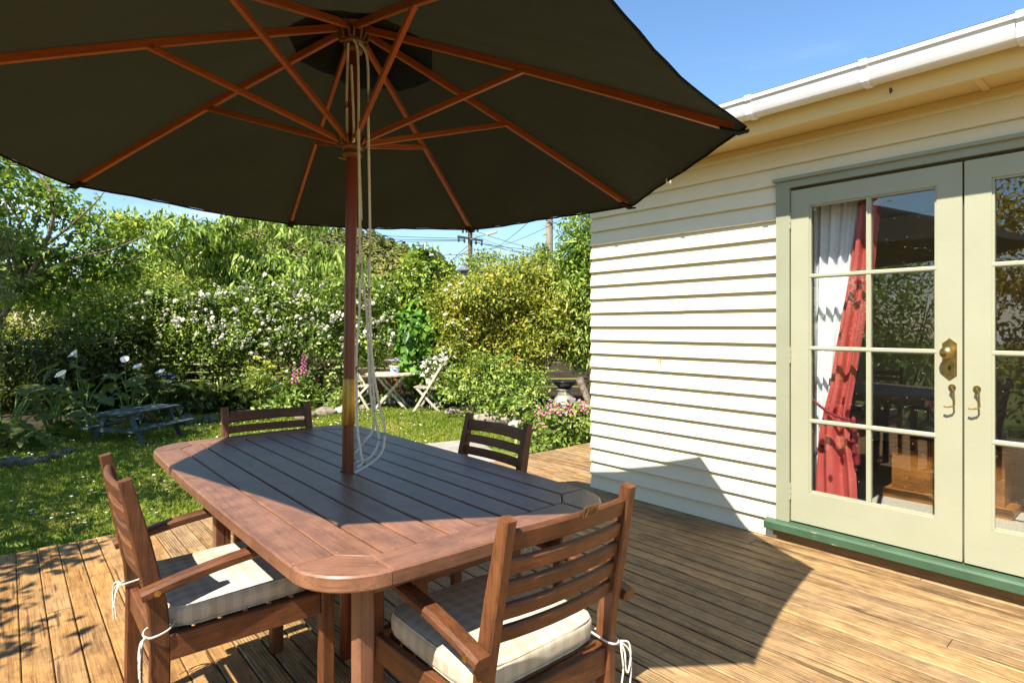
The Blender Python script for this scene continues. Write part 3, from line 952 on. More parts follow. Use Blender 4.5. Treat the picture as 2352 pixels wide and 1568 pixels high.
rc = mk('red_curtain', MB().grid(red_fn, 60, 60), M['red'], smooth=80)
tag(rc, 'red leaf-patterned curtain drawn aside by a tasselled rope', 'curtain')
tb = MB()
for ph in (0, math.pi):
    path = []
    for i in range(60):
        t = i / 59
        y = 1.54 - .24 * t; z = .90 - .12 * t - .03 * math.sin(t * math.pi)
        path.append((XC - .115 + .02 * (1 - t) + .006 * math.cos(t * 60 + ph), y, z + .006 * math.sin(t * 60 + ph)))
    tb.tube(path, .005, 6)
rope = mk('tie_back', tb, M['cord_red'], rc, smooth=60)
ts = MB()
for q in range(3):
    yy = 1.285 - .006 * q; zz = .77 - .045 * q
    ts.lathe([(.004, .03), (.013, .02), (.016, .005), (.010, -.012), (.02, -.10 - .02 * q), (.015, -.12 - .02 * q)], 10, (XC - .105 + .01 * q, yy, zz))
mk('tassel', ts, M['cord_red'], rc, smooth=40)

CH = Vector((4.74, 1.08, .125))
chest = thing('pine_chest', 'honey pine chest with black iron strap and ring behind the door glass', 'chest', CH)
mk('body', MB().box((CH.x + .22, CH.y, .35), (.42, .62, .33), .006), M['cabinet'], chest, axis=(0, 1, 0))
mk('lid', MB().box((CH.x + .215, CH.y, .53), (.47, .67, .028), .006), M['cabinet'], chest, axis=(0, 1, 0))
mk('plinth', MB().box((CH.x + .21, CH.y, .155), (.50, .72, .06), .012), M['cabinet'], chest, axis=(0, 1, 0))
mk('hinge_strap', MB().bar((CH.x + .006, CH.y + .29, .48), (CH.x + .006, CH.y + .17, .48), .008, .022), M['iron'], chest)
mk('ring_handle', MB().tube([(CH.x - .004, CH.y - .02 + .033 * math.cos(a), .30 + .033 * math.sin(a)) for a in np.linspace(0, 2 * math.pi, 18, endpoint=False)], .007, 8, up=(1, 0, 0), closed=True), M['iron'], chest, smooth=60)
fb = thing('flower_box', 'grey box of pink roses standing on the pine chest', 'flowers', (CH.x + .17, CH.y - .05, .545))
mk('planter', MB().box((CH.x + .17, CH.y - .05, .585), (.16, .36, .08), .006), M['pale_stone'], fb)


def rose_mesh(mat, r, seed, petals=14):
    rg = np.random.default_rng(seed)
    n = petals
    u = rg.normal(size=(n, 3)); u[:, 2] = np.abs(u[:, 2]) * .8 + .1; u /= np.linalg.norm(u, axis=1)[:, None]
    D = np.cross(u, rg.normal(size=(n, 3)))
    return leaf_mesh('blossom', u * r * .35 - D / np.linalg.norm(D, axis=1)[:, None] * r * .5, D, u, np.full(n, r * 1.2), np.full(n, r * 1.1), mat, -.15)


rm = rose_mesh(M['rose'], .05, 3, 22)
rr = random.Random(2)
for i in range(11):
    link('blossom', rm, Matrix.Translation((CH.x + .17 + rr.uniform(-.07, .07), CH.y - .05 + rr.uniform(-.17, .17), .70 + rr.uniform(-.05, .13))) @ Matrix.Rotation(rr.uniform(0, 6), 4, 'Z'), fb)

M['dark_pole'] = wood('brown_pole_wood', (.06, .042, .028), (.12, .085, .055), (.18, .13, .09), rough=.85, spec=.1, stretch=20, scale=9, crack=.5, bump=.3)

# ------------------------------------------------------------------ dining table
TX0, TX1, TY0, TY1 = .525, 1.572, 1.250, 3.328
TZ, TT = .74, .040
tab = thing('dining_table', 'rectangular oiled hardwood table with rounded corners under the parasol', 'table', (1.048, 2.285, 0))
RC, RI = .178, .110
g = .0022


def arc(cx, cy, r, a0, a1, n=9):
    return [(cx + r * math.cos(a), cy + r * math.sin(a)) for a in np.linspace(R(a0), R(a1), n)]


def tslab(name, poly, axis, b=.004, z1=TZ):
    return mk(name, MB().slab(poly, TZ - TT, z1, b), M['table'], tab, axis=axis, smooth=32)


# two long side boards, two end boards, slightly bowed
def bow(v, a, b): return .010 * (1 - ((v - (a + b) / 2) / ((b - a) / 2)) ** 2)


ys = np.linspace(TY0 + RC, TY1 - RC, 9)
tslab('side_board', [(TX0 - bow(y, ys[0], ys[-1]), y) for y in ys[::-1]] + [(TX0 + RI, ys[0] + g), (TX0 + RI, ys[-1] - g)], (0, 1, 0), .0045)
tslab('side_board', [(TX1 + bow(y, ys[0], ys[-1]), y) for y in ys] + [(TX1 - RI, ys[-1] - g), (TX1 - RI, ys[0] + g)], (0, 1, 0), .0045)
xs = np.linspace(TX0 + RC, TX1 - RC, 9)
tslab('end_board', [(x, TY0 - bow(x, xs[0], xs[-1])) for x in xs] + [(xs[-1] - g, TY0 + RI), (xs[0] + g, TY0 + RI)], (1, 0, 0), .0045)
tslab('end_board', [(x, TY1 + bow(x, xs[0], xs[-1])) for x in xs[::-1]] + [(xs[0] + g, TY1 - RI), (xs[-1] - g, TY1 - RI)], (1, 0, 0), .0045)
# corner blocks
for cx, cy, a0, sx, sy in ((TX0 + RC, TY0 + RC, 180, 1, 1), (TX1 - RC, TY0 + RC, 270, -1, 1), (TX1 - RC, TY1 - RC, 0, -1, -1), (TX0 + RC, TY1 - RC, 90, 1, -1)):
    a = arc(cx, cy, RC, a0 + .6, a0 + 89.4, 10)
    p1 = (cx - sx * (RC - RI), cy); p2 = (cx, cy - sy * (RC - RI))
    poly = a + ([p2, p1] if a0 in (180, 0) else [p1, p2])
    tslab('corner_block', poly, (sx, -sy, 0), .0045)
# eight planks between them, the outer ones cut to the corner blocks
px0, px1 = TX0 + RI, TX1 - RI
pw = (px1 - px0) / 8
ya, yb = TY0 + RI + .002, TY1 - RI - .002
cutl = RC - RI
for i in range(8):
    x0 = px0 + i * pw + .0036; x1 = px0 + (i + 1) * pw - .0036
    if i == 0:
        poly = [(x0, ya + cutl), (x0 + cutl, ya), (x1, ya), (x1, yb), (x0 + cutl, yb), (x0, yb - cutl)]
    elif i == 7:
        poly = [(x0, ya), (x1 - cutl, ya), (x1, ya + cutl), (x1, yb - cutl), (x1 - cutl, yb), (x0, yb)]
    else:
        poly = [(x0, ya), (x1, ya), (x1, yb), (x0, yb)]
    if i in (3, 4):                                # notch for the parasol pole, centred on the table
        xe = x1 if i == 3 else x0
        c = (1.048, 2.226)
        half = [(c[0] + .030 * math.cos(a), c[1] + .030 * math.sin(a)) for a in (np.linspace(R(-85), R(-275), 9) if i == 3 else np.linspace(R(95), R(265), 9))]
        if i == 3: poly = [(x0, ya), (x1, ya)] + [(min(h[0], x1), h[1]) for h in half] + [(x1, yb), (x0, yb)]
        else: poly = [(x0, ya), (x1, ya), (x1, yb), (x0, yb)] + [(max(h[0], x0), h[1]) for h in half]
    tslab('plank', poly, (0, 1, 0), .0025, TZ - .0012)
for x, y in ((.69, 1.38), (1.41, 1.38), (.755, 2.96), (1.345, 2.96)):
    bar('leg', (x, y, 0), (x, y, TZ - TT - .001), .046, .046, M['table'], tab, bev=.006)
for a, b in (((.69, 1.404), (.755, 2.936)), ((1.41, 1.404), (1.345, 2.936)), ((.714, 1.38), (1.386, 1.38)), ((.779, 2.96), (1.321, 2.96))):
    bar('apron', (*a, .668), (*b, .668), .024, .062, M['table'], tab)

# ------------------------------------------------------------------ parasol
PBASE = Vector((1.048, 2.226, .74)); PA = Vector((.023, .018, 1)).normalized()
par = thing('parasol', 'large dark olive market parasol with red wooden ribs through the table', 'parasol', (1.031, 2.213, 0))
def pz(z): return PBASE + PA * ((z - .74) / PA.z)
HUB = PBASE + PA * 1.778
U = PA.cross(Vector((0, 1, 0))).normalized(); V = PA.cross(U)
AZ = -.191
RR, DROP = 1.486, .506
DIRS = [U * math.cos(AZ - i * math.pi / 4) + V * math.sin(AZ - i * math.pi / 4) for i in range(8)]
TIP = [HUB - PA * DROP + d * RR for d in DIRS]


def ribp(i, t, lift=0.):
    """along rib i, from the crown (0) to the tip (1)"""
    a = HUB + DIRS[i] * .045 + PA * .040
    return a.lerp(TIP[i], t) + PA * (.010 * 4 * t * (1 - t) + lift)


pole = mk('pole', MB().tube([pz(z) for z in (.0, .6, 1.2, 1.8, 2.45)], .0235, 18), M['pole'], par, axis=PA, smooth=50)
mk('brass_sleeve', MB().sweep([pz(.925), pz(.928), pz(1.107), pz(1.11)], circ(1., 20), (0, 1, 0), scale=[.0246, .0256, .0256, .0246]), M['brass_bright'], pole, smooth=50)
# crown and runner: turned wooden hubs with notched wings
def hub(z0, name):
    h = MB()
    prof = [(.0240, -.055), (.036, -.05), (.039, -.040), (.034, -.032), (.034, -.02), (.041, -.012), (.041, .0), (.030, .008), (.030, .03), (.024, .034)]
    h.sweep([pz(z0 + p[1]) for p in prof], circ(1., 20), (0, 1, 0), scale=[p[0] for p in prof])
    o = mk(name, h, M['bronze'], par, smooth=40)
    w = MB()
    for i in range(8):
        for sgn in (-1, 1):
            sd = DIRS[i].cross(PA) * (.0145 * sgn)
            c = pz(z0 + .012)
            w.sweep([c + DIRS[i] * .022 + sd, c + DIRS[i] * .050 + sd, c + DIRS[i] * .062 + sd - PA * .006], rect(.007, .036, .003), PA)
    mk('hub_lug', w, M['bronze'], o, smooth=40)
    return o


hub(2.498, 'crown_hub')
hub(2.062, 'runner_hub')
RUN = pz(2.074)
mk('locking_pin', MB().tube([pz(2.0) - Vector((.7568, -.6536, 0)) * .055 + Vector((0, 0, .012)), pz(2.0) + Vector((.7568, -.6536, 0)) * .02 - Vector((0, 0, .005))], .0035, 8), M['brass_bright'], par, smooth=50)
rib_sec = rect(.017, .030, .002)
TS = .455
for i in range(8):
    pts = [ribp(i, t, -.018) for t in np.linspace(0, .985, 9)]
    mk('rib', MB().sweep(pts, rib_sec, PA), M['rib'], par, axis=TIP[i] - HUB, up=PA)
    e = ribp(i, TS, -.036)
    s0 = RUN + DIRS[i] * .04
    mk('strut', MB().sweep([s0, s0.lerp(e, .5), e + (e - s0).normalized() * .02], rect(.016, .024, .002), PA), M['rib'], par, axis=e - s0, up=PA)
    mk('rivet', MB().tube([e - DIRS[i].cross(PA) * .014, e + DIRS[i].cross(PA) * .014], .004, 8), M['brass'], par)
# canopy: eight cloth panels, sagging a little between the ribs, hem along the edge
for i in range(8):
    j = (i + 1) % 8
    def cf(u, v, i=i, j=j):
        t = .03 + v * .985
        a = ribp(i, t, .0); b = ribp(j, t, .0)
        q = a.lerp(b, u)
        sag = math.sin(math.pi * u)
        q -= PA * (.020 * sag * t)
        q -= (q - HUB).normalized() * (.020 * sag * t ** 5)
        wr = .0022 * math.sin(u * 46 + v * 9 + i) * t * sag + .005 * math.sin(v * 17 + u * 7 + i * 2) * sag * t + .012 * noise.noise((u * 3 + i * 5, v * 4, i)) * sag * (1 - v)
        return q + PA * (wr + .001)
    pan = mk('canopy_panel', MB().grid(cf, 22, 26), M['canopy'], par, smooth=80)
    hem = MB().tube([cf(u, 1.) - PA * .004 for u in np.linspace(0, 1, 14)], .0045, 6, up=PA)
    mk('hem', hem, M['canopy'], pan, smooth=60)
    pk = MB().sweep([ribp(i, .955, -.037), ribp(i, 1.0, -.030), ribp(i, 1.022, -.012)], rect(.036, .008, .002), PA, scale=[(1., 1.), (1.0, 1.), (.5, 1.)])
    mk('rib_pocket', pk, M['canopy'], pan)
# vent cap on top and the finial
cap = MB()
for i in range(8):
    j = (i + 1) % 8
    cap.grid(lambda u, v: (HUB + PA * (.115 - .10 * v) + (DIRS[i].lerp(DIRS[j], u)) * (.03 + .27 * v)), 6, 5)
mk('vent_cap', cap, M['canopy'], par, smooth=60)
mk('finial', MB().sweep([HUB + PA * z for z in (.0, .12, .13, .16, .185, .195)], circ(1., 12), (0, 1, 0), scale=[.024, .024, .034, .034, .022, .004]), M['rib'], par, smooth=50)
c = (TIP[4].lerp(TIP[5], .46))
mk('care_label', MB().bar(c + Vector((0, 0, -.002)), c + Vector((.01, .008, -.035)), .022, .001), M['white_petal'], par)
# ropes: hauled lines from the crown, hanging in bights onto the table
def dpx(pts, d): return [at(x, y, d) for x, y in pts]
def spline(P, k=6):
    out = []
    for i in range(len(P) - 1):
        p0 = P[max(0, i - 1)]; p1 = P[i]; p2 = P[i + 1]; p3 = P[min(len(P) - 1, i + 2)]
        for s in range(k):
            t = s / k
            out.append(.5 * ((2 * p1) + (p2 - p0) * t + (2 * p0 - 5 * p1 + 4 * p2 - p3) * t * t + (3 * p1 - p0 - 3 * p2 + p3) * t ** 3))
    out.append(P[-1]); return out


rop = [
    ([(813, 92), (822, 130), (824, 320), (826, 500), (826, 700), (819, 810), (819, 900), (821, 980), (829, 1040), (832, 1062), (822, 1072)], 2.30),
    ([(822, 300), (829, 480), (830, 600), (842, 720), (846, 800), (849, 880), (856, 940), (867, 985), (869, 1018), (850, 1050), (819, 1060)], 2.31),
    ([(826, 100), (844, 140), (846, 300), (850, 560), (848, 680), (853, 800), (862, 880), (876, 950), (884, 985), (880, 1030), (862, 1056), (816, 1085)], 2.30),
    ([(800, 100), (797, 200), (797, 290), (799, 322)], 2.36),
    ([(807, 150), (811, 250), (813, 318), (810, 324)], 2.35),
    ([(846, 600), (851, 740), (853, 850), (860, 930), (857, 985), (838, 1012), (818, 1038)], 2.33)]
for pts, d in rop:
    P = dpx(pts, d)
    for p in P:
        if p.z < .748: p.z = .748
    mk('pull_cord', MB().tube(spline(P), .0050, 7), M['cord'], par, smooth=60)

# ------------------------------------------------------------------ armchairs
def make_chair():
    t = thing('armchair', 'x', 'armchair', local=True)
    c = M['chair']
    for s in (-1, 1):
        mk('back_leg', MB().sweep([(s * .222, -.25, 0), (s * .222, -.245, .40), (s * .222, -.252, .50), (s * .220, -.292, .70), (s * .218, -.332, .885)], rect(.034, .052, .005), (0, 1, 0), scale=[1, 1, 1, (1, .9), (1, .62)]), c, t, axis=(0, 0, 1), smooth=25)
        bar('front_leg', (s * .245, .250, 0), (s * .245, .250, .595), .046, .046, c, t, bev=.005)
        pts = [(s * .262, -.300, .560), (s * .262, -.20, .582), (s * .262, -.06, .604), (s * .260, .10, .616), (s * .250, .22, .614), (s * .244, .285, .604)]
        mk('armrest', MB().sweep(spline([Vector(p) for p in pts], 3), rect(.048, .030, .008), (0, 0, 1)), c, t, axis=(0, 1, 0), smooth=30)
        bar('side_rail', (s * .230, -.222, .378), (s * .242, .226, .378), .024, .075, c, t)
        mk('bolt', MB().tube([(s * .276, -.262, .566), (s * .289, -.262, .566)], .009, 10, up=(0, 0, 1)), M['brass'], t, smooth=50)
    bar('front_rail', (-.222, .250, .378), (.222, .250, .378), .024, .075, c, t)
    bar('back_rail', (-.205, -.248, .378), (.205, -.248, .378), .026, .075, c, t)
    for i in range(6):
        y = -.19 + i * .074
        bar('seat_slat', (-.216, y, .407), (.216, y, .407), .060, .016, c, t)
    # five bowed back slats, the top one deeper and rounded over
    zb = .594
    for i in range(5):
        h = .040 if i < 4 else .052
        z = zb + i * .0575 + (h - .043) / 2
        y = -.252 - (z - .50) * .208
        pts = []
        for u in np.linspace(-1, 1, 9):
            pts.append((u * .204, y - .020 * (1 - u * u), z + (.004 * (1 - u * u) if i == 4 else 0)))
        up = Vector((0, -.208, 1))
        mk('back_slat', MB().sweep(pts, rect(.018, h, .004 if i < 4 else .007), up), c, t, axis=(1, 0, 0), smooth=30)
    return t


def make_cushion():
    t = thing('seat_cushion', 'x', 'cushion', local=True)
    W2, D2_, H2 = .230, .226, .035
    def pad(u, v):
        a = 2 * math.pi * u; b = math.pi * (v - .5)
        p = .26
        def sg(x, e): return math.copysign(abs(x) ** e, x)
        ca, sa, cb, sb = math.cos(a), math.sin(a), math.cos(b), math.sin(b)
        x = W2 * sg(cb, .14) * sg(ca, p); y = D2_ * sg(cb, .14) * sg(sa, p); z = H2 * sg(sb, .5)
        k = max(abs(x) / W2, abs(y) / D2_)
        puff = .009 * (1 - k ** 2)
        wr = .0022 * math.sin(a * 46 + 3 * math.sin(a * 5)) * max(0, k - .8) * 5
        z += (puff if z > 0 else -puff * .3) + .003 * noise.noise((x * 9, y * 9, 2))
        return (x * (1 + wr), y * (1 + wr), .452 + z)
    cu = mk('pad', MB().grid(pad, 150, 30, closed_u=True), M['gingham'], t, smooth=60)
    for zz in (.028, -.028):
        path = []
        for i in range(72):
            a = 2 * math.pi * i / 72
            f = lambda x, e: math.copysign(abs(x) ** e, x)
            path.append((W2 * .968 * f(math.cos(a), .26), D2_ * .968 * f(math.sin(a), .26), .452 + zz + .002 * math.sin(a * 9)))
        mk('piping', MB().tube(path, .0036, 6, closed=True), M['gingham'], cu, smooth=60)
    for s in (-1, 1):
        x0 = s * .222
        loop = [(s * .205, -.20, .445), (x0 + s * .022, -.225, .436), (x0 + s * .026, -.27, .428), (x0, -.287, .430), (x0 - s * .024, -.272, .438), (s * .195, -.215, .445)]
        bow1 = [(x0 + s * .02, -.284, .430), (x0 + s * .038, -.300, .425), (x0 + s * .043, -.303, .385), (x0 + s * .032, -.302, .345), (x0 + s * .024, -.300, .36), (x0 + s * .024, -.297, .40), (x0 + s * .018, -.287, .428)]
        end1 = [(x0 + s * .018, -.287, .43), (x0 + s * .010, -.298, .40), (x0 + s * .014, -.300, .36), (x0 + s * .008, -.298, .315)]
        end2 = [(x0 + s * .018, -.287, .43), (x0 + s * .042, -.300, .40), (x0 + s * .046, -.302, .35), (x0 + s * .043, -.300, .30)]
        for nm, q in (('tie', loop), ('tie', bow1), ('tie', end1), ('tie', end2)):
            mk(nm, MB().tube(spline([Vector(p) for p in q], 5), .0028, 6), M['cord'], t, smooth=60)
    return t


chair0 = make_chair()
cush0 = make_cushion()
AG, CG = 'hardwood armchairs round the dining table', 'checked cushions on the armchairs'
chairs = [
    ((.590, 2.200), -90, 'hardwood armchair side-on, at the table side towards the lawn, cord ties on its back leg', 'checked cushion half in sun on the armchair at the lawn side of the table'),
    ((1.080, 1.345), 0, 'hardwood armchair seen from behind with a small metal plaque on its top slat', 'checked cushion with a hanging cord bow on the armchair bearing the plaque'),
    ((1.081, 3.060), 174, 'hardwood armchair at the table end towards the picnic table, back half sunlit', 'checked cushion on the armchair tucked under the table end towards the picnic table'),
    ((1.450, 2.170), 90, 'dark shaded hardwood armchair between the table and the house wall', 'checked cushion on the dark armchair between the table and the house wall')]
for i, ((x, y), a, l1, l2) in enumerate(chairs):
    ch = chair0 if i == 0 else copy_tree(chair0)
    cu = cush0 if i == 0 else copy_tree(cush0)
    for o, l, gname in ((ch, l1, AG), (cu, l2, CG)):
        o.location = (x, y, 0); o.rotation_euler = (0, 0, R(a)); o['label'] = l; o['group'] = gname
    if i == 1:
        pl = MB()
        pl.bar((.008, -.3560, .857), (.062, -.3540, .857), .006, .030, (0, -.208, 1))
        p_ = mk('maker_plaque', pl, M['red_plaque'], ch)
        lg = MB()
        f = lambda u, w: (.010 + u * .05, -.3595 + u * .0020 - (w - .5) * .006 - .0005, .843 + w * .028)
        for u0, w0, u1, w1 in ((.08, .15, .30, .85), (.30, .85, .34, .25), (.16, .45, .34, .5), (.46, .85, .64, .85), (.46, .85, .46, .6), (.46, .6, .64, .55), (.64, .55, .62, .35), (.62, .35, .46, .35), (.74, .85, .92, .85), (.74, .85, .74, .6), (.74, .6, .92, .55), (.92, .55, .90, .35), (.90, .35, .74, .35), (.46, .15, .92, .18)):
            lg.bar(f(u0, w0), f(u1, w1), .0018, .0018, (0, -1, 0), .0003)
        mk('raised_lettering', lg, M['bronze'], p_)

# ------------------------------------------------------------------ child's picnic table on the lawn
pc = Vector((1.41, 9.56, LAWN)); 
pic = thing('picnic_table', "child's weathered picnic table with bench seats standing on the shaded lawn", 'picnic table', pc, R(37.7), local=True)
for i in range(4):
    y = -.18 + i * .12
    bar('table_board', (-.50, y, .42), (.50, y, .42), .112, .022, M['picnic'], pic)
for s in (-1, 1):
    for k in range(2):
        bar('seat_board', (-.50, s * (.385 + k * .0) + (k - .5) * .09, .225), (.50, s * .385 + (k - .5) * .09, .225), .084, .022, M['picnic'], pic)
    for e in (-1, 1):
        bar('leg', (e * .33, s * .17, .408), (e * .33, s * .40, 0), .065, .030, M['picnic'], pic, up=(1, 0, 0))
for e in (-1, 1):
    bar('cross_beam', (e * .362, -.45, .196), (e * .362, .45, .196), .028, .06, M['picnic'], pic)
    bar('top_cleat', (e * .362, -.22, .385), (e * .362, .22, .385), .028, .045, M['picnic'], pic)
    bar('brace', (e * .34, 0, .20), (e * .06, 0, .40), .05, .025, M['picnic_brown'], pic)

# ------------------------------------------------------------------ bistro set
def bistro_chair(label, loc, rz):
    t = thing('folding_chair', label, 'folding chair', loc, rz, 'slatted folding garden chairs', local=True)
    m = M['silver']
    for s in (-1, 1):                               # front faces +Y
        bar('long_leg', (s * .205, .22, .0), (s * .205, -.30, .84), .022, .042, m, t, up=(0, 1, 0))
        bar('short_leg', (s * .178, -.27, 0), (s * .178, .17, .44), .022, .042, m, t, up=(0, 1, 0))
        bar('seat_rail', (s * .155, -.20, .425), (s * .155, .21, .435), .022, .03, m, t)
    for k in range(7):
        y = -.17 + k * .062
        bar('seat_slat', (-.19, y, .447 + .01 * (k / 6) - .008 * math.sin(k / 6 * math.pi)), (.19, y, .447 + .01 * (k / 6) - .008 * math.sin(k / 6 * math.pi)), .046, .014, m, t)
    for k in range(6):
        x = -.15 + k * .06
        a = Vector((x, -.105, .50)); b = Vector((x, -.318, .86 + .02 * (1 - ((k - 2.5) / 2.5) ** 2)))
        bar('back_slat', a, b, .040, .014, m, t, up=(0, 1, .6))
    for z, y in ((.52, -.118), (.78, -.272)):
        bar('back_rail', (-.20, y + .012, z - .01), (.20, y + .012, z - .01), .035, .016, m, t, up=(0, .6, 1))
    bar('stretcher', (-.19, .15, .095), (.19, .15, .095), .03, .018, m, t)
    bar('stretcher', (-.165, -.20, .07), (.165, -.20, .07), .03, .018, m, t)
    return t


bt_c = on(900, 938, LAWN)
bt = thing('bistro_table', 'round slatted silver-grey garden table holding a china pot', 'garden table', bt_c, R(-40), local=True)
BR = .475
for k in range(11):
    x = -.43 + k * .086
    h = math.sqrt(max(.01, BR ** 2 - x * x))
    bar('slat', (x, -h, .675), (x, h, .675), .078, .018, M['silver'], bt)
rimp = [(BR * math.cos(a), BR * math.sin(a), .662) for a in np.linspace(0, 2 * math.pi, 36, endpoint=False)]
mk('rim', MB().sweep(rimp, rect(.018, .03, .003), (0, 0, 1), closed=True), M['silver'], bt)
for s in (-1, 1):
    bar('leg', (-.30, s * .20, 0), (.27, s * .20, .65), .024, .048, M['silver'], bt, up=(1, 0, 0))
    bar('leg', (.30, s * .172, 0), (-.27, s * .172, .65), .024, .048, M['silver'], bt, up=(1, 0, 0))
    bar('stretcher', (s * .24, -.21, .07), (s * .24, .21, .07), .05, .018, M['silver'], bt)
bar('stretcher', (0, -.21, .325), (0, .21, .325), .03, .03, M['silver'], bt)

cr = on(970, 947, LAWN) + Vector((.20, .12, 0))
ang = math.atan2(-(bt_c.x - cr.x), bt_c.y - cr.y)
bistro_chair('folding slatted chair in profile in front of the white rose clump', cr, ang + R(14))
cl = on(835, 941, LAWN) + Vector((.06, .16, 0))
ang = math.atan2(-(bt_c.x - cl.x), bt_c.y - cl.y)
bistro_chair('folding slatted chair partly behind the parasol pole', cl, ang - R(12))

pp = bt_c + Vector((0, 0, .686)) + (gd(907, 11.2) - gd(900, 11.2))
pp.z = LAWN + .686
pot = thing('china_pot', 'blue and white china pot of violet flowers on the bistro table', 'flower pot', pp)
mk('pot', MB().lathe([(.05, 0), (.085, 0), (.088, .012), (.072, .016), (.088, .05), (.10, .085), (.094, .112), (.098, .120), (.112, .126), (.112, .142), (.100, .142), (.092, .12), (.088, .11)], 28, pp), M['pot'], pot, smooth=40)
mk('potting_soil', MB().lathe([(.088, 0), (.088, .004), (.01, .012)], 16, pp + Vector((0, 0, .112))), M['soil'], pot)

# ------------------------------------------------------------------ leaf materials
G = {}
G['rose'] = leafmat('rose_leaf', [(0.05, (0.025, 0.052, 0.008)), (0.4, (0.085, 0.146, 0.018)), (0.75, (0.232, 0.323, 0.040)), (1, (0.416, 0.492, 0.092))])
G['cherry'] = leafmat('cherry_leaf', [(0.05, (0.068, 0.113, 0.015)), (0.35, (0.190, 0.285, 0.036)), (0.7, (0.352, 0.480, 0.079)), (1, (0.515, 0.520, 0.158))], trans=.38)
G['left'] = leafmat('loose_tree_leaf', [(0.05, (0.035, 0.083, 0.012)), (0.4, (0.104, 0.197, 0.023)), (0.8, (0.262, 0.374, 0.043)), (1, (0.520, 0.520, 0.057))], trans=.42)
G['lime'] = leafmat('lime_hedge_leaf', [(0.05, (0.096, 0.109, 0.013)), (0.4, (0.273, 0.300, 0.039)), (0.8, (0.464, 0.478, 0.072)), (1, (0.520, 0.520, 0.156))], trans=.38)
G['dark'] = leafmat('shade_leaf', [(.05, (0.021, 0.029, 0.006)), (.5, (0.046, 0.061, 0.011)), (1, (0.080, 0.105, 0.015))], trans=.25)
G['camellia'] = leafmat('glossy_camellia_leaf', [(0.05, (0.026, 0.054, 0.008)), (0.35, (0.121, 0.197, 0.018)), (0.7, (0.349, 0.439, 0.043)), (1, (0.516, 0.520, 0.085))], rough=.3, spec=.5)
G['broad'] = leafmat('broad_soft_leaf', [(0.05, (0.034, 0.101, 0.011)), (0.5, (0.101, 0.252, 0.025)), (1, (0.224, 0.404, 0.055))], trans=.35)
G['nandina'] = leafmat('orange_tipped_leaf', [(.05, (0.063, 0.090, 0.010)), (.3, (0.196, 0.223, 0.025)), (.65, (0.368, 0.382, 0.045)), (.9, (0.483, 0.403, 0.055)), (1, (0.520, 0.233, 0.050))], trans=.35, clump=1.6)
G['tall'] = leafmat('tall_tree_leaf', [(0.05, (0.043, 0.089, 0.011)), (0.35, (0.155, 0.255, 0.029)), (0.7, (0.339, 0.463, 0.056)), (1, (0.520, 0.520, 0.153))], trans=.35)
G['low'] = leafmat('bedding_leaf', [(0.05, (0.035, 0.079, 0.013)), (0.35, (0.128, 0.208, 0.029)), (0.7, (0.297, 0.398, 0.063)), (1, (0.466, 0.520, 0.153))], trans=.33)
G['penstemon'] = leafmat('penstemon_leaf', [(0.05, (0.045, 0.082, 0.011)), (0.4, (0.157, 0.227, 0.033)), (0.8, (0.291, 0.366, 0.066)), (1, (0.402, 0.454, 0.133))], trans=.35)
G['lily'] = leafmat('lily_leaf', [(.05, (0.057, 0.072, 0.018)), (.5, (0.094, 0.117, 0.031)), (1, (0.146, 0.182, 0.044))], trans=.3, rough=.6, spec=.2)
G['yellow'] = leafmat('golden_shrub_leaf', [(.05, (.22, .16, .012)), (.5, (.42, .31, .02)), (1, (.55, .42, .05))], trans=.5, tint=(.6, .42, .03))
G['far'] = leafmat('far_tree_leaf', [(0.05, (0.064, 0.094, 0.016)), (0.5, (0.193, 0.246, 0.032)), (1, (0.360, 0.406, 0.063))], trans=.25)
G['silver'] = leafmat('feathery_grey_leaf', [(.05, (0.106, 0.130, 0.060)), (.5, (0.201, 0.236, 0.100)), (1, (0.307, 0.342, 0.160))], trans=.3)
G['fennel'] = leafmat('fennel_leaf', [(.05, (0.160, 0.199, 0.026)), (.5, (0.270, 0.338, 0.046)), (1, (0.399, 0.429, 0.065))], trans=.35)
G['grass'] = leafmat('grass_blade', [(0.05, (0.092, 0.156, 0.019)), (0.4, (0.199, 0.260, 0.032)), (0.75, (0.331, 0.338, 0.054)), (1, (0.520, 0.429, 0.129))], trans=.35, spec=.1, clump=.8, emphasis=.6)
G['hill'] = leafmat('hill_bush', [(.05, (0.048, 0.062, 0.016)), (.4, (0.119, 0.132, 0.031)), (.75, (0.221, 0.202, 0.052)), (1, (0.323, 0.264, 0.091))], trans=0., spec=.05, clump=.02, emphasis=.5)


def plant(name, label, cat, base, mat, blobs, leaf, seed, stems=6, stem_r=.012, bark='bark', part='foliage', group=None, stem_h=.6, **kw):
    """shrub: stems from one foot up into its leaves"""
    base = Vector(base)
    t = thing(name, label, cat, base, group=group)
    o = foliage(part, t, G[mat] if isinstance(mat, str) else mat, blobs, leaf, seed, **kw)
    rg = np.random.default_rng(seed + 99)
    paths = []
    for i in range(stems):
        c, r, n = blobs[i % len(blobs)]
        e = Vector(c) + Vector((rg.normal() * r[0] * .35, rg.normal() * r[1] * .35, r[2] * (stem_h - .3 + .3 * rg.random())))
        s = base + Vector((rg.normal() * .04, rg.normal() * .04, -.03))
        paths.append((wander(s, e, 5, .04, rg), stem_r * (.8 + .5 * rg.random()), stem_r * .3))
    limbs('stem', t, M[bark], paths, 6)
    return t


def W(px, py, d): return tuple(at(px, py, d))


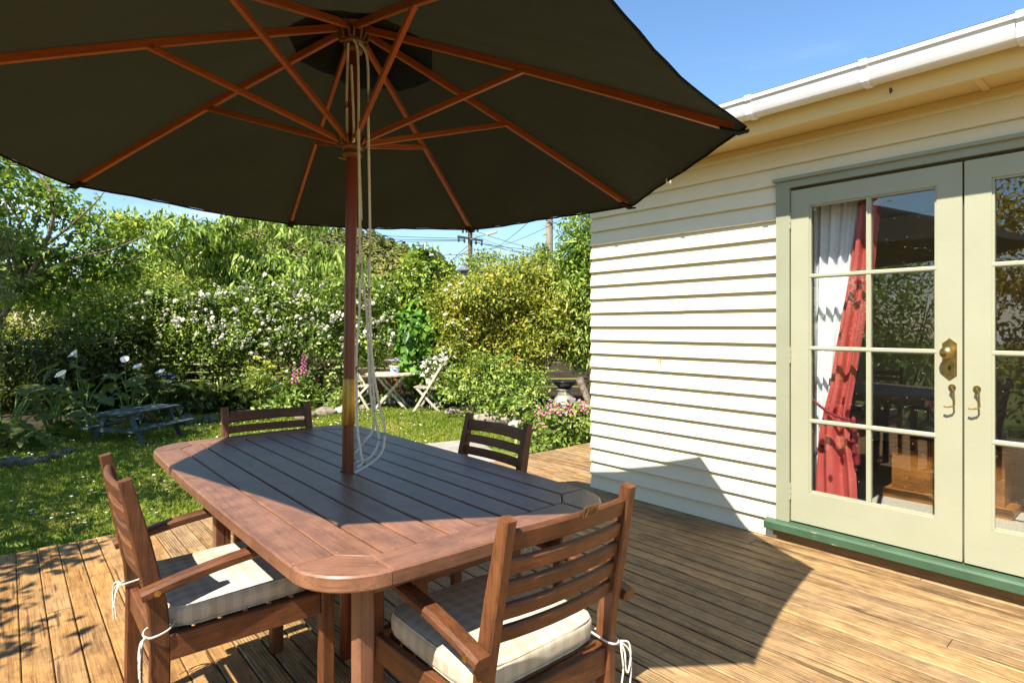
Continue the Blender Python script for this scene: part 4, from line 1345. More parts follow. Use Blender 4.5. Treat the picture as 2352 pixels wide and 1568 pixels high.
# ------------------------------------------------------------------ fence behind the planting
fd = 13.1
fa, fb_ = gd(-420, fd), gd(1560, fd + .6)
fdir = (fb_ - fa); flen = fdir.length; fdir.normalize()
fence = thing('board_fence', 'dark horizontal board fence behind the rose hedge, sunlit along its board tops', 'fence', fa)
npan = 9
for p in range(npan):
    a = fa + fdir * (flen * p / npan); b = fa + fdir * (flen * (p + 1) / npan)
    drop = .05 * math.sin(p * 1.7)
    for k in range(8):
        z = LAWN + .12 + k * .185 + drop
        bar('fence_board', a + Vector((0, 0, z - LAWN)) + fdir * .003, b + Vector((0, 0, z - LAWN)) - fdir * .003, .045, .15, M['fence'], fence)
for p in range(npan + 1):
    a = fa + fdir * (flen * p / npan) + Vector((fdir.y, -fdir.x, 0)) * -.08
    bar('fence_post', a + Vector((0, 0, -.05)), a + Vector((0, 0, 1.62)), .09, .09, M['fence'], fence)

# ------------------------------------------------------------------ rose hedge with its blossoms
hb = []
rg = np.random.default_rng(5)
for px in range(350, 900, 55):
    d = 11.9 - .2 * rg.random()
    for (py, sc) in ((845, 1.), (765, 1.), (700, .9)):
        hb.append((W(px + rg.uniform(-15, 15), py + rg.uniform(-14, 14), d), (.48 * sc, .48 * sc, .50 * sc), 1150 if py < 800 else 480))
for px in (210, 280):
    for py in (800, 720): hb.append((W(px, py, 11.6), (.5, .5, .55), 1000))
hedge = plant('rose_hedge', 'long dark-leaved hedge covered in white roses along the board fence', 'rose hedge', gd(640, 12.1), 'rose', hb, (.082, .05), 11, stems=14, stem_r=.016, clump=.24, floor=LAWN)
bm1 = rose_mesh(M['white_petal'], .042, 21, 14)
nb = 0
extra = []
rq = random.Random(8)
while nb < 480:
    px = rq.triangular(200, 915, 660) if rq.random() < .6 else rq.uniform(230, 910)
    py = rq.triangular(630, 885, 740)
    if px < 350 and rq.random() < .5: continue
    if py > 800 and rq.random() < .5: continue
    d = 11.30 + rq.uniform(-.12, .22)
    for q in range(rq.choice((1, 1, 2, 3, 5))):         # roses open in trusses
        p = at(px + rq.gauss(0, 6), py + rq.gauss(0, 5), d + rq.uniform(-.05, .05))
        mtx = Matrix.Translation(p) @ Matrix.Rotation(rq.uniform(0, 6.28), 4, 'Z') @ Matrix.Rotation(rq.uniform(.3, 1.2), 4, 'X') @ Matrix.Scale(rq.choice((.45, .7, .9, 1., 1.35)), 4)
        if nb < 290: link('blossom', bm1, mtx, hedge)
        else: extra.append(mtx)
        nb += 1


def joined(name, src, mats, mat, parent, kind='stuff'):
    n = len(src.vertices)
    co = np.empty(n * 3, np.float32); src.vertices.foreach_get('co', co); co = co.reshape(n, 3)
    ii = np.empty(len(src.loops), np.int32); src.loops.foreach_get('vertex_index', ii)
    ls = np.empty(len(src.polygons), np.int32); src.polygons.foreach_get('loop_start', ls)
    VV, II, LL = [], [], []
    for k, m_ in enumerate(mats):
        A = np.array(m_)
        VV.append(co @ A[:3, :3].T + A[:3, 3]); II.append(ii + k * n); LL.append(ls + k * len(ii))
    Vn = np.concatenate(VV); c = Vn.mean(axis=0); Vn = (Vn - c).astype(np.float32)
    me = bpy.data.meshes.new(name)
    me.vertices.add(len(Vn)); me.vertices.foreach_set('co', Vn.ravel())
    I = np.concatenate(II); me.loops.add(len(I)); me.loops.foreach_set('vertex_index', I)
    Ls = np.concatenate(LL); me.polygons.add(len(Ls)); me.polygons.foreach_set('loop_start', Ls)
    me.update(calc_edges=True); me.materials.append(mat)
    o = link(name, me, Matrix.Translation(Vector(c)), parent)
    if kind: o['kind'] = kind
    return o


joined('small_blossoms', bm1, extra, M['white_petal'], hedge)

# ------------------------------------------------------------------ trees
def tree(name, label, base, trunk, r0, ends, mat, blobs, leaf, seed, bark='bark', group=None, twigs=0, boughs=(), **kw):
    base = Vector(base)
    t = thing(name, label, 'tree', base, group=group)
    rg = np.random.default_rng(seed + 5)
    trunk = [base] + [Vector(p) for p in trunk]
    paths = [(spline(trunk, 4), r0, r0 * .5)]
    for e in ends:
        k = rg.integers(max(1, len(trunk) - 2), len(trunk))
        paths.append((wander(trunk[k], e, 7, .09, rg), r0 * .42, r0 * .10))
        for q in range(twigs):
            tpos = .35 + .6 * rg.random()
            p0 = trunk[k].lerp(Vector(e), tpos)
            p1 = p0 + Vector((rg.normal() * .5, rg.normal() * .5, .15 + rg.normal() * .35))
            paths.append((wander(p0, p1, 4, .04, rg), r0 * .14, r0 * .04))
    for b_, ra, rb in boughs: paths.append((spline([Vector(q) for q in b_], 3), ra, rb))
    limbs('trunk', t, M[bark], paths, 8)
    foliage('crown', t, G[mat], blobs, leaf, seed, **kw)
    return t


cb = []
for px in range(300, 960, 60):
    for py, rz_ in ((520, .5), (590, .55), (650, .5)):
        if px > 660 and py < 560: continue
        if px > 800 and py < 620: continue
        yy = py + (rg.uniform(-18, 18)) + max(0, px - 600) * .12
        cb.append((W(px + rg.uniform(-20, 20), yy, 13.9 + rg.uniform(-.5, .5)), (.5 + .2 * rg.random(), .62, .30 + .2 * rg.random()), 420))
tree('cherry_tree', 'spreading light green cherry tree with drooping leaves above the rose hedge', gd(560, 14.3), [W(560, 760, 14.3), W(580, 680, 14.2)], .13,
     [W(x, y, 13.9) for x, y in ((360, 540), (440, 500), (520, 500), (600, 520), (680, 540), (760, 590), (850, 640), (900, 690), (420, 620), (700, 650))], 'cherry', cb, (.205, .066), 23, bark='grey_bark', droop=1.3, clump=.26, twigs=4, upness=.35, jitter=.6, curl=.2)

# loose tree at the left, limbs showing against the sky
lb = []
for (px, py, d, s, n) in ((20, 400, 8.3, .40, 330), (100, 450, 8.3, .42, 380), (180, 500, 8.4, .42, 380), (60, 560, 8.2, .45, 470), (230, 560, 8.4, .40, 480), (150, 610, 8.2, .45, 650), (290, 520, 8.6, .30, 260), (270, 610, 8.3, .36, 420), (40, 640, 8.1, .42, 300), (-70, 480, 8.2, .5, 330), (-110, 600, 8.0, .5, 420), (-190, 430, 8.3, .6, 500), (110, 690, 8.2, .36, 220), (-40, 350, 8.4, .5, 260)):
    lb.append((W(px, py, d), (s, s, s * .75), n))
tree('leaning_tree', 'loose-crowned leaning tree with bare crooked limbs at the bed by the lilies', gd(-70, 8.0), [W(-50, 860, 8.0), W(-10, 740, 8.1), W(40, 660, 8.2), W(80, 610, 8.3)], .085,
     [W(x, y, 8.3) for x, y in ((60, 470), (140, 430), (200, 560), (300, 550), (330, 590), (20, 420), (-80, 480), (240, 500), (110, 560), (-150, 560))], 'left', lb, (.095, .055), 31, bark='grey_bark', droop=.35, clump=.32, shell=.2, twigs=1, boughs=[
         ([W(x, y, 8.05) for x, y in ((-5, 745), (30, 690), (66, 640), (120, 615), (190, 588), (262, 572), (335, 540))], .040, .008),
         ([W(x, y, 8.0) for x, y in ((62, 645), (92, 590), (112, 540), (124, 480), (112, 430), (80, 395), (20, 362))], .034, .009),
         ([W(x, y, 8.0) for x, y in ((110, 560), (160, 520), (215, 470), (240, 440))], .02, .005),
         ([W(x, y, 8.0) for x, y in ((40, 680), (20, 600), (25, 520), (8, 450))], .03, .008)])

# shade tree standing beside the deck, beyond the left edge of the view
sb = []
rs = np.random.default_rng(12)
for (x, y, z, s, n) in ((-2.6, 6.3, 3.2, 1.0, 2300), (-3.4, 7.6, 3.7, 1.1, 2500), (-2.3, 7.9, 3.3, .9, 2000), (-3.6, 5.2, 3.4, 1.1, 2300), (-2.0, 8.9, 3.7, .8, 1500), (-3.2, 9.3, 4.1, 1.0, 1900), (-4.5, 6.5, 4.3, 1.2, 2200), (-1.7, 4.75, 2.55, .50, 520), (-2.3, 5.4, 2.9, .65, 900), (-1.35, 6.9, 3.1, .55, 700), (-1.62, 3.75, 2.3, .33, 260), (-1.95, 2.95, 2.35, .42, 420), (-2.3, 4.1, 2.6, .5, 600), (-1.1, 8.9, 3.4, .75, 1500), (-.9, 9.9, 3.9, .75, 1300), (-1.0, 7.9, 3.2, .6, 1000), (-1.7, 10.4, 4.1, .9, 1500), (-1.2, 5.9, 2.9, .5, 600)):
    sb.append(((x, y, z), (s, s, s * .62), int(n * .75)))
tree('shade_tree', 'dense broad tree shading the lawn and the deck corner from beyond the leaning tree', (-3.3, 6.2, LAWN), [(-3.25, 6.2, .9), (-3.1, 6.3, 1.9), (-3.0, 6.5, 2.5)], .16,
     [(-2.4, 6.2, 3.2), (-3.4, 7.6, 3.6), (-2.2, 8.0, 3.3), (-3.6, 5.2, 3.4), (-1.9, 9.0, 3.7), (-4.4, 6.4, 4.1), (-1.7, 4.7, 2.6), (-1.7, 3.8, 2.4), (-2.0, 3.0, 2.4), (-3.1, 9.2, 3.9), (-1.1, 8.9, 3.3), (-1.0, 9.9, 3.8), (-1.0, 7.9, 3.2)], 'left', sb, (.11, .065), 37, bark='grey_bark', droop=.3, clump=.30, shell=.25, twigs=2)

# added tree, mostly out of view, to darken the left bed and hedge
sb2 = [((x, y, z), (s, s, s * .7), n) for (x, y, z, s, n) in ((-1.0, 12.6, 4.0, 1.0, 1500), (-.7, 13.6, 4.4, 1.0, 1500), (-.6, 12.9, 3.1, .8, 1100), (-1.6, 11.7, 3.9, .9, 1300), (-.3, 14.3, 3.6, .8, 1000), (-1.4, 13.8, 5.0, 1.1, 1300), (-.2, 13.5, 2.6, .6, 600))]
tree('added_shade_tree', 'added leafy tree behind the leaning tree, shading the bed and hedge', (-1.2, 12.9, LAWN), [(-1.15, 12.9, .9), (-1.1, 13.0, 2.0), (-1.0, 13.0, 2.8)], .13, [(-1.0, 12.6, 4.0), (-.7, 13.6, 4.3), (-.6, 12.9, 3.2), (-1.6, 11.8, 3.9), (-.3, 14.2, 3.6), (-1.4, 13.8, 4.8)], 'left', sb2, (.11, .065), 38, bark='grey_bark', droop=.3, clump=.30, shell=.25, twigs=1)

# tree rising behind the house corner
tall = []
for (px, py, s, n) in ((1345, 520, .36, 900), (1330, 590, .40, 1100), (1370, 560, .45, 1100), (1350, 660, .42, 1200), (1320, 640, .30, 600), (1380, 480, .5, 900), (1345, 730, .40, 1000), (1400, 620, .55, 1200), (1350, 790, .36, 800), (1400, 720, .5, 900)):
    tall.append((W(px, py, 10.4), (s, s, s * 1.1), n))
tree('corner_tree', 'tall bright leafy tree rising behind the corner of the house', gd(1395, 10.6), [W(1395, 850, 10.6), W(1385, 720, 10.5), W(1380, 600, 10.4)], .07,
     [W(x, y, 10.4) for x, y in ((1345, 520), (1380, 480), (1325, 600), (1345, 670), (1400, 560), (1345, 760))], 'tall', tall, (.105, .038), 41, bark='bark', droop=.5, clump=.26, twigs=2)

# trees far behind the garden
for (px, py, d, r, n, seed, lab) in ((1120, 625, 21, (1.0, 1.0, .75), 3200, 51, 'rounded far tree beside the dark utility pole'), (1190, 635, 23, (1.1, 1.1, .65), 2600, 52, 'low far tree beyond the orange-tipped shrub'), (1235, 610, 19, (.55, .55, .65), 1500, 53, 'small thin-topped far tree next to the pale bare pole'), (1010, 660, 22, (.8, .8, .5), 1500, 54, 'far tree glimpsed behind the camellia')):
    c = Vector(W(px, py, d))
    tree('background_tree', lab, (c.x, c.y, -.9), [(c.x, c.y, c.z - .9), (c.x + .05, c.y, c.z - .3)], .09, [c + Vector((rs.normal() * r[0] * .5, rs.normal() * r[1] * .5, r[2] * .6)) for _ in range(5)], 'far', [(tuple(c), r, n)], (.11, .06), seed, clump=.18, group='trees beyond the garden')

# ------------------------------------------------------------------ shrubs
lm = []
for px in range(-140, 400, 75):
    for py, s in ((665, .55), (735, .55)):
        lm.append((W(px + rg.uniform(-20, 20), py + rg.uniform(-12, 12), 12.6), (s, s, s * .85), 1300))
plant('lime_hedge', 'yellow-green hedge behind the leaning tree', 'hedge', gd(150, 12.6), 'lime', lm, (.085, .05), 61, stems=10, clump=.24)
dk = []
for px in range(-180, 330, 70):
    for py, s in ((820, .5), (890, .45)):
        dk.append((W(px + rg.uniform(-20, 20), py + rg.uniform(-12, 12), 10.6 + .6 * (px > 200)), (s, s, s), 1000))
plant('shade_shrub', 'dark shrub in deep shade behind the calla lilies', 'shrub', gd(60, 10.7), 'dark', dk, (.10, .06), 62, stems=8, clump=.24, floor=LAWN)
plant('feathery_shrub', 'grey-green feathery shrub beside the trunk of the leaning tree', 'shrub', gd(-60, 7.4), 'silver', [(W(-25, 555, 7.4), (.26, .26, .20), 700), (W(-20, 660, 7.3), (.27, .27, .25), 800), (W(-70, 780, 7.4), (.3, .3, .5), 900)], (.10, .012), 63, stems=6, clump=.3, droop=.6)
plant('camellia', 'rounded glossy camellia bush standing taller than the hedge', 'shrub', gd(975, 12.4), 'camellia', [(W(970, 640, 12.3), (.50, .50, .52), 2300), (W(945, 715, 12.2), (.45, .45, .45), 2200), (W(1010, 690, 12.3), (.40, .40, .42), 1500), (W(975, 790, 12.8), (.5, .5, .5), 1200)], (.125, .075), 64, stems=5, stem_r=.03, clump=.2)
plant('hydrangea', 'bush of big soft bright green leaves beside the bistro table', 'shrub', gd(970, 11.8), 'broad', [(W(970, 765, 11.8), (.46, .42, .50), 1300), (W(948, 815, 11.7), (.38, .36, .36), 700), (W(1005, 785, 11.8), (.34, .34, .42), 700), (W(975, 845, 11.8), (.40, .40, .42), 380)], (.17, .135), 65, stems=6, clump=.2, droop=.5, jitter=.5)
nb_ = []
for px, py, s, n in ((1060, 690, .55, 4200), (1120, 670, .60, 5000), (1190, 665, .62, 5200), (1255, 675, .60, 4800), (1310, 710, .55, 4000), (1080, 770, .60, 4600), (1160, 760, .65, 5200), (1240, 770, .62, 4800), (1310, 790, .5, 3000), (1120, 840, .5, 2600), (1200, 845, .45, 2200)):
    q = rg.uniform(.75, 1.05)
    nb_.append((W(px + rg.uniform(-14, 14), py + rg.uniform(-16, 16), 10.9 + rg.uniform(-.45, .3)), (s * q, s * q, s * .78 * q), int(n * .62)))
plant('orange_tipped_shrub', 'wide yellow-green shrub with orange young leaves filling the garden by the house', 'shrub', gd(1180, 11), 'nandina', nb_, (.078, .042), 66, stems=14, stem_r=.02, clump=.26, floor=LAWN + .2)
# white roses beside the folding chair
wr = plant('white_rose_bush', 'rose bush heavy with clustered white flowers behind the folding chair in profile', 'rose bush', gd(1030, 11.35), 'rose', [(W(1015, 830, 11.4), (.42, .4, .36), 1500), (W(1055, 800, 11.4), (.3, .3, .4), 900), (W(1010, 880, 11.4), (.4, .4, .3), 700)], (.07, .04), 67, stems=6, clump=.25)
bm2 = rose_mesh(M['white_petal'], .052, 22, 16)
for i in range(85):
    a = rq.random()
    px = 978 + 95 * a + rq.uniform(-16, 16); py = 862 - 70 * a + rq.uniform(-26, 26)
    link('blossom', bm2, Matrix.Translation(at(px, py, 10.98 + rq.uniform(-.06, .10))) @ Matrix.Rotation(rq.uniform(0, 6.28), 4, 'Z') @ Matrix.Rotation(rq.uniform(.2, 1.1), 4, 'X') @ Matrix.Scale(rq.uniform(.7, 1.3), 4), wr)
for i in range(14):
    px = rq.uniform(1015, 1085); py = rq.uniform(620, 760)
    link('blossom', bm2, Matrix.Translation(at(px, py, 10.55)) @ Matrix.Scale(rq.uniform(.6, 1.), 4), wr)

# bedding and low shrubs along the lawn edge
low = [
    (1060, 880, 10.3, (.38, .35, .30), 1500, 'low', (.055, .035), 'small-leaved bush between the folding chair in profile and the edging stones'),
    (1130, 870, 10.2, (.45, .4, .40), 2200, 'low', (.05, .03), 'rounded small-leaved bush under the orange-tipped shrub'),
    (1215, 880, 9.9, (.40, .36, .34), 1700, 'low', (.055, .03), 'arching bush next to the milk can'),
    (1100, 935, 9.9, (.34, .24, .16), 900, 'penstemon', (.05, .035), 'low green edging plant beside the pale edging stones'),
    (1180, 935, 9.4, (.36, .26, .18), 1000, 'low', (.05, .035), 'low bushy edging plant in front of the milk can'),
    (600, 905, 11.3, (.42, .35, .34), 1500, 'low', (.07, .045), 'leafy clump at the foot of the fennel'),
    (680, 915, 11.2, (.40, .30, .28), 1200, 'low', (.08, .05), 'leafy clump at the foot of the foxgloves'),
    (755, 915, 11.2, (.36, .30, .25), 1200, 'penstemon', (.045, .03), 'pale small-leaved clump between the foxgloves and the parasol pole'),
    (870, 920, 12.0, (.5, .3, .24), 1300, 'low', (.06, .04), 'low leafy plant behind the bistro table legs'),
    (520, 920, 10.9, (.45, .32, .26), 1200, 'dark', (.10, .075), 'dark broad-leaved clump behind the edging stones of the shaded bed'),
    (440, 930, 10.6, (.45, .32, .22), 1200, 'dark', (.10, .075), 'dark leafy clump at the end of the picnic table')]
for i, (px, py, d, r, n, mt, lf, lab) in enumerate(low):
    c = Vector(W(px, py, d))
    plant('bedding_plant', lab, 'plant', (c.x, c.y, LAWN), mt, [(tuple(c), r, int(n * .62))], (lf[0] * 1.35, lf[1] * 1.3), 100 + i, stems=4, stem_r=.008, clump=.28, floor=LAWN, bark='stem')

# broad leaves in the shade at the left
def big_leaf(r, seed):
    rgx = np.random.default_rng(seed)
    mb = MB()
    n = 14
    out = []
    for i in range(n + 1):
        t = i / n
        w = r * .42 * (math.sin(math.pi * (t ** .62))) ** .8 * (1.0 if t < .98 else .2)
        x = r * (t * 1.0 - .12)
        out.append((x, w, .10 * r * math.sin(t * 3) - .28 * r * t * t))
    for i, (x, w, z) in enumerate(out):
        ruff = .04 * r * math.sin(i * 1.9 + seed)
        mb.v += [Vector((x - .10 * r * (i < 2), -w, z + .12 * w / max(r, .01) * r * .5 + ruff)), Vector((x, 0, z)), Vector((x - .10 * r * (i < 2), w, z + .12 * w / max(r, .01) * r * .5 - ruff))]
    for i in range(n):
        k = i * 3
        mb.f += [(k, k + 1, k + 4, k + 3), (k + 1, k + 2, k + 5, k + 4)]
    return mb


LEAFM = [big_leaf(.27, s).mesh('leaf', Matrix.Identity(4), G['lily'], 70) for s in (1, 2, 3)]


def lily_flower(h):
    mb = MB()
    def f(u, v):
        a = 2 * math.pi * u
        fl = v ** 1.6
        r = .012 + .048 * v + .012 * fl
        tip = max(0, math.cos(a)) ** 6
        return (r * math.cos(a) * (1 + .55 * tip * fl), r * math.sin(a), .10 * v * (1 - .30 * (1 + math.cos(a)) / 2 * fl) + .012 * tip * fl)
    mb.grid(f, 18, 8, closed_u=True)
    return mb


LF = lily_flower(1).mesh('flower', Matrix.Identity(4), M['lily'], 70)
SP = MB().lathe([(.004, 0), (.008, .01), (.007, .06), (.003, .07)], 8).mesh('spadix', Matrix.Identity(4), M['umbel'], 60)


def lily(label, base, flowers, nleaf, hmin, hmax, seed):
    rgx = random.Random(seed)
    base = Vector(base)
    t = thing('calla_lily', label, 'calla lily', base, group='calla lilies in the shaded bed')
    st = MB()
    for f in flowers:
        e = Vector(f)
        s = base + Vector((rgx.uniform(-.06, .06), rgx.uniform(-.06, .06), 0))
        mid = s.lerp(e, .55) + Vector((rgx.uniform(-.04, .04), 0, .05))
        st.tube(spline([s, mid, e], 5), [.013 - .006 * i / 10 for i in range(11)], 7)
        Mx = Matrix.Translation(e) @ Matrix.Rotation(R(rgx.uniform(190, 290)), 4, 'Z') @ Matrix.Rotation(R(rgx.uniform(15, 40)), 4, 'Y') @ Matrix.Scale(.95, 4)
        fl = link('flower', LF, Mx, t)
        link('spadix', SP, Mx, fl)
    for i in range(nleaf):
        a = rgx.uniform(0, 6.28); h = rgx.uniform(hmin, hmax); rad = rgx.uniform(.15, .5)
        s = base + Vector((rgx.uniform(-.08, .08), rgx.uniform(-.08, .08), 0))
        e = base + Vector((math.cos(a) * rad, math.sin(a) * rad, h))
        st.tube(spline([s, s.lerp(e, .5) + Vector((0, 0, .12)), e], 4), [.014 - .006 * j / 8 for j in range(9)], 6)
        Mx = Matrix.Translation(e) @ Matrix.Rotation(a + rgx.uniform(-.5, .5), 4, 'Z') @ Matrix.Rotation(R(rgx.uniform(-25, 35)), 4, 'Y') @ Matrix.Rotation(R(rgx.uniform(-25, 25)), 4, 'X') @ Matrix.Scale(rgx.uniform(.7, 1.25), 4)
        link('leaf', LEAFM[i % 3], Mx, t)
    mk('stem', st, M['stem'], t, smooth=60)


lily('calla lily with one tall white flower over broad leaves beside the leaning tree', gd(130, 8.4), [W(146, 868, 8.3)], 15, .25, .85, 1)
lily('calla lily with a high white flower reaching up the dark shrub', gd(190, 9.2), [W(176, 820, 9.2)], 11, .3, .95, 2)
lily('calla lily with two white flowers behind the picnic table', gd(300, 9.9), [W(288, 833, 9.9), W(319, 850, 9.9)], 12, .3, .75, 3)
lily('calla lily with a drooping white flower near the violet blooms', gd(375, 10.2), [W(371, 862, 10.2)], 9, .2, .6, 4)
lily('flowerless calla lily clump of big leaves at the stones by the lawn', gd(15, 7.6), [], 16, .15, .75, 5)
lily('flowerless calla lily clump close against the picnic table', gd(215, 8.6), [], 13, .12, .6, 6)
lily('low calla lily leaves between the edging stones and the tall flowering lily', gd(90, 7.6), [], 12, .08, .4, 7)

# foxgloves
def foxglove(label, base, tip, bells, seed):
    rgx = random.Random(seed); base = Vector(base); tip = Vector(tip)
    t = thing('foxglove', label, 'foxglove', base, group='foxgloves in the flower bed')
    mk('stem', MB().tube([base, base.lerp(tip, .5) + Vector((.02, 0, 0)), tip], [.012, .009, .004], 7), M['stem'], t, smooth=60)
    bell = MB().lathe([(.004, 0), (.012, -.01), (.014, -.03), (.020, -.045), (.022, -.050)], 9).mesh('bell', Matrix.Identity(4), M['foxglove'], 60)
    for i in range(bells):
        u = i / bells
        p = base.lerp(tip, .62 + .36 * u); a = i * 2.4
        link('bell', bell, Matrix.Translation(p + Vector((math.cos(a), math.sin(a), 0)) * .02) @ Matrix.Rotation(a, 4, 'Z') @ Matrix.Rotation(R(-50), 4, 'Y') @ Matrix.Scale(1.05 - .6 * u, 4), t)
    foliage('leaves', t, G['low'], [(tuple(base.lerp(tip, .22)), (.16, .16, .22), 90)], (.16, .06), seed, shell=.2, clump=.3)


foxglove('tall magenta foxglove spire at the rose hedge', gd(694, 11.1), W(699, 806, 11.1), 26, 1)
foxglove('shorter pale magenta foxglove spire leaning beside the tall one', gd(680, 11.0), W(676, 838, 11.0), 18, 2)
# fennel
fen = thing('fennel', 'fennel with flat yellow flower heads in front of the rose hedge', 'fennel', gd(605, 11.2))
fs = MB()
fbase = gd(605, 11.2)
UMB = MB()
rgx = random.Random(5)
for i in range(60):
    a = rgx.uniform(0, 6.28); r_ = .085 * math.sqrt(rgx.random())
    UMB.lathe([(.001, -.006), (.010, 0), (.001, .008)], 5, (r_ * math.cos(a), r_ * math.sin(a), .02 - r_ * r_ * 2))
UME = UMB.mesh('umbel', Matrix.Identity(4), M['umbel'], 0)
for (px, py, s) in ((590, 822, 1.), (612, 806, .7), (575, 845, .9), (600, 850, 1.2), (625, 842, .9), (640, 858, .8), (565, 832, .6), (612, 832, .8), (585, 862, .9), (648, 846, .5)):
    e = at(px, py, 11.15)
    fs.tube(spline([fbase, fbase.lerp(e, .6) + Vector((rgx.uniform(-.05, .05), 0, .06)), e], 4), .006, 5)
    link('umbel', UME, Matrix.Translation(e) @ Matrix.Rotation(R(rgx.uniform(-30, 30)), 4, 'X') @ Matrix.Scale(s, 4), fen)
mk('stem', fs, M['stem'], fen, smooth=60)
foliage('foliage', fen, G['fennel'], [(W(605, 880, 11.2), (.36, .3, .4), 1500)], (.06, .012), 71, shell=.2, clump=.3)
# violet blooms by the lilies
vio = plant('violet_blooms', 'small violet-flowered plant beside the drooping calla lily', 'plant', gd(392, 10.3), 'dark', [(W(392, 895, 10.3), (.2, .2, .2), 260)], (.08, .05), 72, stems=5, stem_r=.006, bark='stem', clump=.3)
vm = rose_mesh(M['violet'], .03, 23, 8)
for i in range(9): link('blossom', vm, Matrix.Translation(at(rq.uniform(375, 405), rq.uniform(858, 880), 10.2)), vio)

# penstemon with pink flowers at the deck end
pen = plant('penstemon', 'sprawling pink-flowered penstemon at the end of the deck by the house corner', 'penstemon', gd(1300, 7.4), 'penstemon', [(W(1300, 985, 7.3), (.40, .34, .26), 800), (W(1235, 990, 7.5), (.34, .28, .22), 560), (W(1350, 978, 7.2), (.36, .3, .26), 650), (W(1265, 1012, 7.0), (.30, .22, .18), 420), (W(1400, 985, 7.2), (.4, .3, .3), 500), (W(1290, 945, 7.2), (.22, .2, .12), 160)], (.085, .042), 73, stems=34, stem_r=.005, bark='stem', clump=.32, floor=LAWN, stem_h=1.15)
pm_ = rose_mesh(M['pink_petal'], .017, 24, 9)
for i in range(120):
    if i < 70: px, py = rq.gauss(1298, 24), rq.gauss(938, 9)
    elif i < 100: px, py = rq.gauss(1238, 20), rq.gauss(965, 26)
    else: px, py = rq.gauss(1345, 14), rq.gauss(932, 7)
    link('blossom', pm_, Matrix.Translation(at(px, py, 6.95 + rq.uniform(-.12, .14))) @ Matrix.Rotation(rq.uniform(0, 6.28), 4, 'Z') @ Matrix.Scale(rq.uniform(.7, 1.4), 4), pen)
# violets in the china pot
foliage('foliage', pot, G['fennel'], [(tuple(pp + Vector((0, 0, .19))), (.08, .08, .07), 160)], (.05, .022), 74, shell=.2, clump=.3)
for i in range(10): link('blossom', vm, Matrix.Translation(pp + Vector((rq.uniform(-.09, .09), rq.uniform(-.09, .09), rq.uniform(.21, .28)))) @ Matrix.Scale(.8, 4), pot)

# shrubs across the lawn behind the viewer, seen in the door glass
plant('golden_shrub', 'golden-leaved shrub across the deck, mirrored in the right door', 'shrub', (-4.2, 1.5, LAWN), 'yellow', [((-4.2, 1.4, 2.5), (.8, 1.0, .9), 3000), ((-4.3, 1.9, 1.3), (.8, .9, .8), 1600), ((-4.2, .6, 1.5), (.7, .7, .9), 1500), ((-4.2, 1.3, .4), (.9, 1., .6), 1000)], (.10, .05), 81, stems=8, stem_r=.02, clump=.22)
plant('leafy_shrub', 'green leafy shrub across the deck, mirrored in the left door', 'shrub', (-4.4, 3.4, LAWN), 'tall', [((-4.4, 3.4, 1.5), (.9, 1.0, .9), 3000), ((-4.3, 4.2, 1.0), (.9, .8, .9), 1800), ((-4.4, 3.2, .4), (.9, 1.1, .6), 1200)], (.10, .05), 82, stems=8, stem_r=.02, clump=.22)
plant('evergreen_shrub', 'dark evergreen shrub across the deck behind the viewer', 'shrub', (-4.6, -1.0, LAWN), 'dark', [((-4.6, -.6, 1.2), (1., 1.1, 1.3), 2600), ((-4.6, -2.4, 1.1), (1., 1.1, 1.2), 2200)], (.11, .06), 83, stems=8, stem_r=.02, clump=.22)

# ------------------------------------------------------------------ garden objects
def stone(label, p, r, seed, mat, sq=(1., .8, .6)):
    rgx = random.Random(seed)
    mb = MB()
    off = Vector((seed * 3.1, seed * 1.7, 0))
    rot = rgx.uniform(0, 3)
    def f(u, v):
        a = 2 * math.pi * u; b = math.pi * (v - .5)
        d = Vector((math.cos(b) * math.cos(a), math.cos(b) * math.sin(a), math.sin(b)))
        k = r * (1 + .30 * noise.noise(d * 1.6 + off) + .14 * noise.noise(d * 4 + off))
        x, y, z = d.x * k * sq[0], d.y * k * sq[1], d.z * k * sq[2]
        return (p.x + x * math.cos(rot) - y * math.sin(rot), p.y + x * math.sin(rot) + y * math.cos(rot), p.z + z)
    mb.grid(f, 18, 11, closed_u=True)
    tag(mk('edging_stone', mb, mat, smooth=50), label, 'stone', 'rough stones edging the garden beds')


